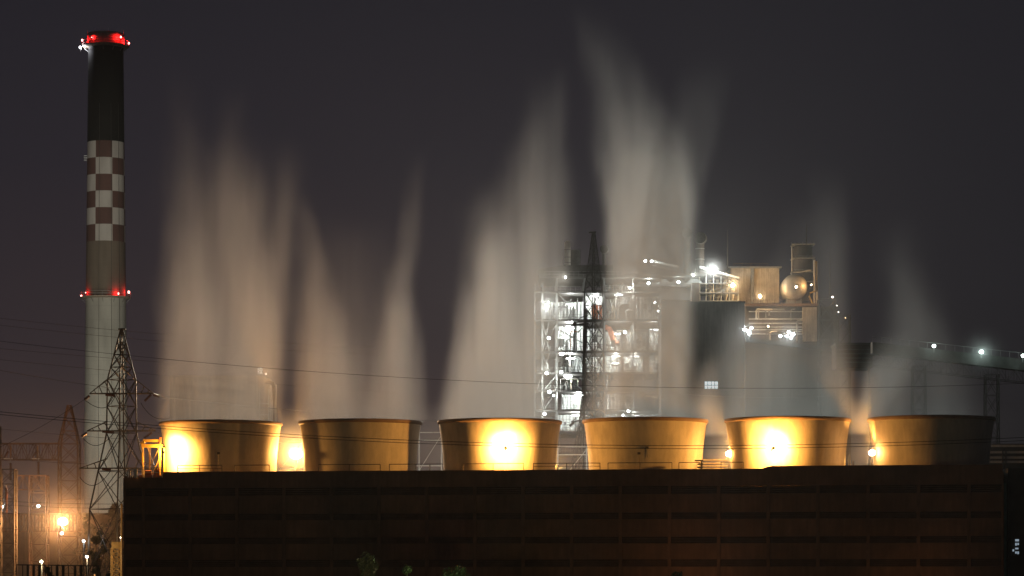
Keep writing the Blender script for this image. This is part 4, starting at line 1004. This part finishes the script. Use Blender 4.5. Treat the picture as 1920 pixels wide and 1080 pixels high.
# interior fluorescent battens, one to each lit bay
k = 0
for (a, y, fl, bay, pw) in ((1070, 570, 'topmost', 'left', 1700), (1070, 612, 'second', 'left', 2600), (1070, 672, 'third', 'left', 2200), (1065, 706, 'fourth', 'left', 1500), (1085, 741, 'fifth', 'left', 1800), (1080, 779, 'lowest', 'left', 2600),
                         (1115, 555, 'topmost', 'middle', 1200), (1160, 553, 'topmost', 'right', 700), (1160, 626, 'second', 'right', 450), (1155, 668, 'third', 'right', 900), (1227, 618, 'second', 'far right', 900), (1190, 779, 'lowest', 'right', 900), (1190, 668, 'third', 'far right', 800)):
    Y = YB+3.6; c = P(a, y, Y); t = thing('batten_light', c, 0, f'tubular batten light in the {bay} bay of the {fl} white lit floor', 'batten light', 'batten lights inside the boiler house')
    MB().bar(c-Vector((.9, 0, 0)), c+Vector((.9, 0, 0)), .07, 8).build('tube', lens_mat(WHITE, 10), t)
    MB().box(c.x-1, c.x+1, c.y-.1, c.y+.1, c.z+.09, c.z+.2).build('housing', M['steel'], t)
    add_light(t, (0, .1, -.3), (.95, 1, .96), pw*1.5, radius=.25)
OG = 'orange lamps on the plant roof'
for (a, y, Y, pw, r, lab, col) in ((1374, 535, 598.5, 3400, .46, 'orange lamp at the left edge of the amber filter house', (1, .66, .30)), (1425, 556, 601.5, 2300, .42, 'orange lamp at the foot of the amber filter house', (1, .62, .26)),
        (1493, 538, 597.5, 1400, .32, 'orange lamp in front of the round tank', (1, .62, .3)), (1521, 534, 600, 500, .2, 'small orange lamp on the process tower beside the round tank', (1, .55, .2)),
        (1561, 557, 595, 120, .22, 'pale orange lamp at the top of the dark open frame', (1, .75, .6)), (1440, 612, 597, 1300, .14, 'small amber lamp in front of the banded hall wall', (1, .62, .32))):
    lamp(a, y, Y, lab, OG, col, pw, r, 5, -1, None, cat='lamp', name='plant_lamp', hood=False, arm=P(a, y, Y)+Vector((0, 1.5, -.6)))
BG = 'blue white lamps along the conveyor'
BL = [(1396, 618, 583, 350, .34, 'leftmost blue white lamp on the conveyor at the bunker block edge'), (1403, 621, 582.5, 350, .40, 'second blue white lamp from the bunker block edge'), (1409, 615, 583, 200, .30, 'highest of the blue white lamps at the bunker block edge'), (1405, 626, 582, 200, .28, 'lowest of the blue white lamps at the bunker block edge'),
      (1463, 630, 583, 260, .34, 'left blue white lamp of the group at mid conveyor'), (1479, 623, 583, 350, .34, 'top blue white lamp of the group at mid conveyor'), (1487, 627, 583, 350, .36, 'right blue white lamp of the group at mid conveyor'), (1475, 630, 582.5, 150, .26, 'small inner blue white lamp of the group at mid conveyor'), (1483, 633, 582, 250, .34, 'bottom blue white lamp of the group at mid conveyor'),
      (1751, 649, 559, 220, .36, 'left of the three lamps above the long right conveyor'), (1840, 660, 558.5, 420, .42, 'middle and brightest greenish lamp above the long right conveyor'), (1918, 667, 558, 220, .36, 'lamp above the long conveyor cut by the right picture edge')]
for (a, y, Y, pw, r, lab) in BL:
    pole = None
    t = lamp(a, y, Y, lab, BG, (.82, .95, 1) if a < 1700 else (.75, 1, .92), pw, r, 12, -1, None, cat='lamp', name='conveyor_lamp', hood=False, arm=P(a, y+ (12 if a > 1700 else 14), Y+.5))
for (a, y, c_) in ((1569, 573, 0), (1572, 585, 1), (1585, 596, 2)):
    lamp(a, y, 594, ['tiny upper lamp on the dark open frame', 'tiny middle lamp on the dark open frame', 'tiny amber lower lamp on the dark open frame'][c_], 'tiny lamps on the dark open frame', (1, .9, .7) if c_ < 2 else (1, .6, .2), 30, .09, 2.5, -1, None, cat='lamp', name='frame_lamp', hood=False, arm=P(a-1, y+1, 596.5))
# two projectors on the boiler house roof that shine over the stacks into the steam
for k, (a, y, tgt, pw, cone, lab, col) in enumerate(((1060, 520, (-7, 243, 25), 1550000, 11, 'projector at the left of the boiler house roof edge, turned to the steam', (1, .95, .83)), (1300, 516, (17, 240, 30), 3000000, 10, 'projector at the right of the boiler house roof edge, turned to the steam', (.94, 1, .90)))):
    c = P(a, y, YB-1.2)
    t = thing('steam_projector', c, 0, lab, 'projector', 'steam projectors on the boiler house roof')
    MB().ball(c+Vector((0, -.25, 0)), .22, 12).build('lens', lens_mat(WHITE, 10), t)
    MB().box(c.x-.4, c.x+.4, c.y-.15, c.y+.5, c.z-.35, c.z+.35).build('hood', M['dsteel'], t)
    MB().bar(c+Vector((0, .5, -.2)), c+Vector((0, 2.2, -.2)), .06, 6).build('bracket', M['steel'], t)
    add_light(t, (0, -.7, 0), col, pw, 'SPOT', tgt, cone, .75, .3)

# ------------------------------------------------------------------ steam
def steam(px, Y, zt, lobes, label, dens, seed, wy=4.7, tint=(1, 1, 1), stream=.6, g=.25):
    """lobes: lists of (py, centre px, half width px, amount)"""
    k = Y/F; base = Vector((X_(px, Y), Y, zt-.25))
    ytop = min(p[0] for lb in lobes for p in lb); H = Z_(ytop, Y)-base.z
    SC, SW, SA = 60.0, 16.0, 3.0
    def samp(lb, z):    # z above base -> (centre m, half width m, amount)
        y = HY-(z+base.z-CZ)/k; y = min(y, lb[0][0])
        if y < lb[-1][0]: p = lb[-1]; return ((p[1]-px)*k, p[2]*k, 0.0)
        for a, b in zip(lb, lb[1:]):
            if a[0] >= y >= b[0]:
                s = (a[0]-y)/(a[0]-b[0]+1e-9); s2 = s*s*(3-2*s)*.5+s*.5
                return (((a[1]*(1-s2)+b[1]*s2)-px)*k, (a[2]*(1-s)+b[2]*s)*k, a[3]*(1-s2)+b[3]*s2)
        p = lb[-1]; return ((p[1]-px)*k, p[2]*k, p[3])
    NS = 28
    mt = bpy.data.materials.new('steam'); mt.use_nodes = True; t = mt.node_tree; t.nodes.clear()
    tc = N(t, 'ShaderNodeTexCoord'); sx = N(t, 'ShaderNodeSeparateXYZ'); t.links.new(tc.outputs['Object'], sx.inputs[0])
    zn = MA(t, 'DIVIDE', sx.outputs['Z'], H)
    def nz(scale, stretch, off, detail=2):
        mp = N(t, 'ShaderNodeMapping'); mp.inputs['Scale'].default_value = stretch; mp.inputs['Location'].default_value = (off, off*.7, off*1.3)
        t.links.new(tc.outputs['Object'], mp.inputs[0]); n = N(t, 'ShaderNodeTexNoise'); n.inputs['Scale'].default_value = scale; n.inputs['Detail'].default_value = detail; n.inputs['Roughness'].default_value = .5
        t.links.new(mp.outputs[0], n.inputs['Vector']); return n.outputs[0]
    warp = MA(t, 'MULTIPLY', MA(t, 'SUBTRACT', nz(.2, (1, .35, .38), seed*3.1, 3), .5), MA(t, 'MULTIPLY_ADD', zn, 7.0, 1.0))
    xw = MA(t, 'ADD', sx.outputs['X'], warp)
    acc = None
    for lb in lobes:
        st = []
        for i in range(NS):
            z = H*i/(NS-1); c, w_, a = samp(lb, z); st.append((i/(NS-1), (c/SC+.5, w_/SW, a/SA)))
        rp = ramp(t, st); t.links.new(zn, rp.inputs[0]); sc = N(t, 'ShaderNodeSeparateColor'); t.links.new(rp.outputs[0], sc.inputs[0])
        c = MA(t, 'MULTIPLY', MA(t, 'SUBTRACT', sc.outputs[0], .5), SC); w_ = MA(t, 'MULTIPLY', sc.outputs[1], SW)
        d = MA(t, 'DIVIDE', MA(t, 'SUBTRACT', xw, c), w_); q = MA(t, 'MAXIMUM', MA(t, 'SUBTRACT', 1, MA(t, 'MULTIPLY', d, d)), 0)
        f = MA(t, 'MULTIPLY', MA(t, 'POWER', q, 2.3), MA(t, 'MULTIPLY', sc.outputs[2], SA))
        acc = f if acc is None else MA(t, 'ADD', acc, f)
    wyz = MA(t, 'MULTIPLY_ADD', zn, 2.5, wy); dy = MA(t, 'DIVIDE', sx.outputs['Y'], wyz)
    qy = MA(t, 'MAXIMUM', MA(t, 'SUBTRACT', 1, MA(t, 'MULTIPLY', dy, dy)), 0)
    st1 = nz(1.0, (.42, .07, .04), seed*7.7, 4)
    stf = MA(t, 'MAXIMUM', MA(t, 'MULTIPLY_ADD', MA(t, 'SUBTRACT', st1, .5), 4.0*stream, 1.0), .05)
    fade0 = N(t, 'ShaderNodeMapRange'); fade0.inputs[1].default_value = 0; fade0.inputs[2].default_value = .3; t.links.new(sx.outputs['Z'], fade0.inputs[0])
    den = MA(t, 'MULTIPLY', MA(t, 'MULTIPLY', MA(t, 'MULTIPLY', acc, qy), MA(t, 'MULTIPLY', stf, fade0.outputs[0])), dens)
    pv = N(t, 'ShaderNodeVolumePrincipled'); pv.inputs['Color'].default_value = (*tint, 1); pv.inputs['Anisotropy'].default_value = g
    t.links.new(den, pv.inputs['Density']); ou = N(t, 'ShaderNodeOutputMaterial'); t.links.new(pv.outputs[0], ou.inputs['Volume'])
    try: mt.cycles.volume_step_rate = 0.6
    except Exception: pass
    # closed hull that follows the plume
    m = MB(); n = 24; NR = 26; vs = []; fs = []
    for i in range(NR):
        z = H*i/(NR-1); lo, hi = 1e9, -1e9
        for lb in lobes:
            c, w_, a = samp(lb, z)
            if z <= Z_(lb[-1][0], Y)-base.z+.5: lo = min(lo, c-w_); hi = max(hi, c+w_)
        mg = .5+3.2*i/(NR-1)
        if lo > hi: lo = hi = 0
        lo -= mg; hi += mg
        if i == 0: lo = max(lo, -4.85); hi = min(hi, 4.85)
        cx_, hw = (lo+hi)/2, (hi-lo)/2; hy = min(wy+2.5*i/(NR-1)+.05, 4.8) if i == 0 else wy+2.5*i/(NR-1)+.05
        for q in range(n):
            a = 2*math.pi*q/n; ca, sa = math.cos(a), math.sin(a); e = .6
            vs.append((cx_+hw*math.copysign(abs(ca)**e, ca), hy*math.copysign(abs(sa)**e, sa), z))
    for i in range(NR-1):
        for q in range(n): fs.append((i*n+q, i*n+(q+1) % n, (i+1)*n+(q+1) % n, (i+1)*n+q))
    fs.append(tuple(reversed(range(n)))); fs.append(tuple((NR-1)*n+q for q in range(n)))
    m.add([Vector(v)+base for v in vs], fs)
    tag(m.build('steam_plume', mt, None, base), label, 'steam', 'steam plumes rising from the fan stacks', 'stuff')

D = .10
steam(414, 247, TOP[0], [
    [(792, 350, 70, .8), (700, 348, 65, .85), (600, 350, 70, .95), (500, 350, 61, .5), (400, 350, 55, .22), (300, 342, 50, .1), (200, 338, 46, .035), (110, 335, 44, 0)],
    [(792, 440, 100, .9), (700, 445, 104, .8), (600, 445, 96, .6), (500, 440, 81, .36), (400, 435, 65, .27), (330, 438, 57, .17), (250, 445, 50, .05), (160, 450, 46, 0)],
    [(792, 470, 60, .55), (650, 485, 59, .5), (520, 500, 55, .26), (430, 520, 50, .11), (340, 545, 44, .04), (260, 562, 39, 0)],
    [(792, 415, 133, .25), (600, 430, 147, .22), (400, 440, 153, .1), (250, 440, 142, 0)]],
    'broad brownish plume with three ragged streaks above the left end stack', D*.95, 1, stream=.7)
steam(676, 245.2, TOP[1], [
    [(792, 612, 72, 1.2), (700, 612, 78, .8), (620, 600, 72, .45), (520, 582, 52, .2), (430, 570, 37, .08), (350, 560, 31, 0)],
    [(792, 738, 72, 1.1), (700, 742, 63, .85), (600, 750, 55, .5), (540, 752, 46, .22), (450, 764, 41, .09), (360, 775, 37, .03), (280, 790, 33, 0)],
    [(792, 670, 93, .6), (700, 670, 83, .4), (600, 665, 92, .16), (500, 660, 98, .06), (400, 660, 87, 0)]],
    'thin amber plume split in two leaning streaks above the second stack', D, 2)
steam(937, 243.4, TOP[2], [
    [(792, 915, 113, 1.7), (700, 930, 113, 1.5), (600, 945, 105, 1.15), (500, 965, 96, .7), (400, 985, 87, .26), (300, 1000, 81, .14), (220, 1010, 68, .06), (120, 1020, 55, 0)],
    [(792, 985, 70, 1.3), (680, 1000, 68, 1.0), (560, 1020, 61, .5), (460, 1035, 59, .2), (360, 1045, 55, .08), (280, 1050, 48, 0)],
    [(792, 862, 44, .7), (700, 872, 48, .6), (600, 886, 52, .45), (500, 898, 52, .26), (420, 905, 48, .08), (340, 908, 39, 0)]],
    'wide pale grey plume leaning right above the third stack', D, 3)
steam(1210, 241.6, TOP[3], [
    [(792, 1200, 124, 2.4), (700, 1205, 122, 2.1), (600, 1215, 113, 1.8), (500, 1222, 105, 1.9), (400, 1222, 102, 1.7), (330, 1217, 107, .95), (260, 1205, 116, .3), (180, 1172, 105, .09), (100, 1132, 78, .035), (10, 1100, 55, 0)],
    [(500, 1262, 44, .5), (400, 1270, 50, .4), (300, 1282, 52, .14), (210, 1305, 50, .05), (110, 1325, 44, 0)],
    [(420, 1165, 44, .35), (320, 1155, 44, .22), (230, 1140, 41, .12), (150, 1118, 37, .05), (10, 1092, 33, 0)]],
    'tallest and densest pale plume above the fourth stack', D, 4, stream=.4)
steam(1477, 239.8, TOP[4], [
    [(792, 1455, 118, 1.5), (700, 1455, 118, 1.0), (620, 1460, 113, .45), (540, 1480, 98, .14), (440, 1510, 76, .05), (360, 1530, 65, 0)],
    [(792, 1545, 52, 1.1), (700, 1548, 57, .7), (600, 1555, 55, .25), (450, 1560, 50, .12), (390, 1550, 44, .05), (310, 1530, 39, 0)],
    [(792, 1388, 39, .6), (720, 1385, 39, .35), (650, 1390, 39, .1), (570, 1395, 37, 0)]],
    'greenish grey translucent plume above the fifth stack', D*.9, 5)
steam(1746, 238, TOP[5], [
    [(792, 1755, 122, .6), (700, 1745, 118, .42), (620, 1730, 81, .3), (560, 1712, 65, .18), (480, 1690, 55, .07), (400, 1675, 48, 0)],
    [(792, 1655, 46, 1.1), (710, 1665, 55, .6), (620, 1690, 59, .22), (540, 1690, 55, .06), (460, 1680, 48, 0)]],
    'faint dark grey plume with a brown left edge above the right end stack', D*.5, 6)

steam(1333, 240.5, 16.9, [[(812, 1330, 60, 1.0), (770, 1335, 60, 1.0), (720, 1340, 58, .35), (660, 1350, 50, .06), (620, 1350, 50, 0)]],
    'brown wisp in the gap between the fourth and fifth stacks', D*1.1, 8, wy=3.2)
steam(1603, 238.5, 16.9, [[(812, 1600, 56, .5), (770, 1572, 44, 1.6), (720, 1556, 44, .9), (650, 1548, 44, .15), (610, 1545, 40, 0)],
    [(812, 1605, 50, .5), (770, 1634, 42, 1.8), (720, 1648, 48, .9), (660, 1660, 50, .15), (620, 1665, 44, 0)]],
    'forked brown wisp in the gap between the fifth and sixth stacks', D*1.1, 9, wy=3.2)

# thin mist drifting at the lamps: over the casing roof and in the switchyard
def mist(name, loc, rz, half, dens, label, scale, e=.35):
    mt = bpy.data.materials.new('mist'); mt.use_nodes = True; t = mt.node_tree; t.nodes.clear()
    tc = N(t, 'ShaderNodeTexCoord'); sx = N(t, 'ShaderNodeSeparateXYZ'); t.links.new(tc.outputs['Object'], sx.inputs[0]); acc = None
    for ax, h in zip('XYZ', half):
        d = MA(t, 'DIVIDE', sx.outputs[ax], h); f = MA(t, 'SUBTRACT', 1, MA(t, 'MULTIPLY', d, d), None, True)
        acc = f if acc is None else MA(t, 'MULTIPLY', acc, f)
    if e == 1.0:
        ln = N(t, 'ShaderNodeVectorMath', operation='LENGTH'); t.links.new(tc.outputs['Object'], ln.inputs[0]); f = MA(t, 'SUBTRACT', 1, MA(t, 'DIVIDE', ln.outputs['Value'], half[0]), None, True); acc = MA(t, 'MULTIPLY', f, f)
    n = N(t, 'ShaderNodeTexNoise'); n.inputs['Scale'].default_value = scale; n.inputs['Detail'].default_value = 2; t.links.new(tc.outputs['Object'], n.inputs['Vector'])
    den = MA(t, 'MULTIPLY', MA(t, 'MULTIPLY', acc, MA(t, 'MULTIPLY_ADD', n.outputs[0], 1.6, .2)), dens)
    pv = N(t, 'ShaderNodeVolumePrincipled'); pv.inputs['Color'].default_value = (1, 1, 1, 1); pv.inputs['Anisotropy'].default_value = .3
    t.links.new(den, pv.inputs['Density']); ou = N(t, 'ShaderNodeOutputMaterial'); t.links.new(pv.outputs[0], ou.inputs['Volume'])
    # a rounded closed hull
    m = MB(); vs = []; n1, n2 = 12, 20
    sg = lambda v, p: math.copysign(abs(v)**p, v)
    prof = [-90+180*i/n1 for i in range(n1+1)]
    for a in prof:
        for k in range(n2):
            b = 2*math.pi*k/n2; ca, sa = math.cos(R(a)), math.sin(R(a))
            vs.append(Vector((half[0]*sg(ca, e)*sg(math.cos(b), e), half[1]*sg(ca, e)*sg(math.sin(b), e), half[2]*sg(sa, e))))
    fs = [(i*n2+k, i*n2+(k+1) % n2, (i+1)*n2+(k+1) % n2, (i+1)*n2+k) for i in range(n1) for k in range(n2)]
    m.add(vs, fs); o = m.build(name, mt); o.location = loc; o.rotation_euler = (0, 0, rz)
    bmm = bmesh.new(); bmm.from_mesh(o.data); bmesh.ops.remove_doubles(bmm, verts=bmm.verts, dist=1e-4); bmm.to_mesh(o.data); bmm.free()
    tag(o, label, 'mist', None, 'stuff')
for i_, (a, y, Y, rad, dn, lab) in enumerate(((555, 850, 248.3, 4.2, .05, 'bright puff of mist round the big bare lamp'), (1367, 850, 239.8, 3.0, .05, 'bright puff of mist round the bare lamp left of the fifth stack'),
        (1635, 848, 236.6, 3.0, .035, 'bright puff of mist round the bare lamp at the right end stack'), (118, 976, 277, 6.0, .006, 'orange puff of mist round the blinding yard lamp'),
        (1374, 535, 598.5, 4.5, .016, 'amber puff of mist at the left edge of the filter house'), (1425, 555, 601.5, 4.2, .02, 'amber puff of mist at the foot of the filter house'),
        (1335, 505, 599, 4.5, .02, 'white puff of mist round the brightest roof lamp'), (1025, 574, 598, 4.0, .02, 'white puff of mist round the starry lamp'),
        (1840, 660, 558, 6.0, .02, 'greenish puff of mist round the middle conveyor lamp'), (1405, 620, 582, 4.0, .025, 'pale puff of mist round the lamps at the bunker block edge'), (1480, 627, 582, 4.0, .025, 'pale puff of mist round the lamps at mid conveyor'))):
    mist('drifting_mist', P(a, y, Y), 0, (rad, rad, rad), dn*2.6, lab, .5, 1.0)
mist('drifting_mist', row(29.5, 1.0, 15.6), TH, (38, 8, 4.2), .012, 'thin mist drifting between the fan stacks just above the casing roof', .12)
mist('drifting_mist', (X_(112, 283)+0, 288, 10.5), 0, (17, 28, 13), .0035, 'thin orange lit mist drifting in the switchyard', .1)

# ------------------------------------------------------------------ night haze over everything
hm = bpy.data.materials.new('haze'); hm.use_nodes = True; t = hm.node_tree; t.nodes.clear()
pv = N(t, 'ShaderNodeVolumePrincipled'); pv.inputs['Color'].default_value = (.95, .93, .9, 1); pv.inputs['Density'].default_value = .00004; pv.inputs['Anisotropy'].default_value = .5
ou = N(t, 'ShaderNodeOutputMaterial'); t.links.new(pv.outputs[0], ou.inputs['Volume'])
hz = MB().box(-2600, 2600, -70, 4100, -1, 230).build('haze', hm)
tag(hz, 'thin night haze hanging over the whole plant', None, None, 'stuff')
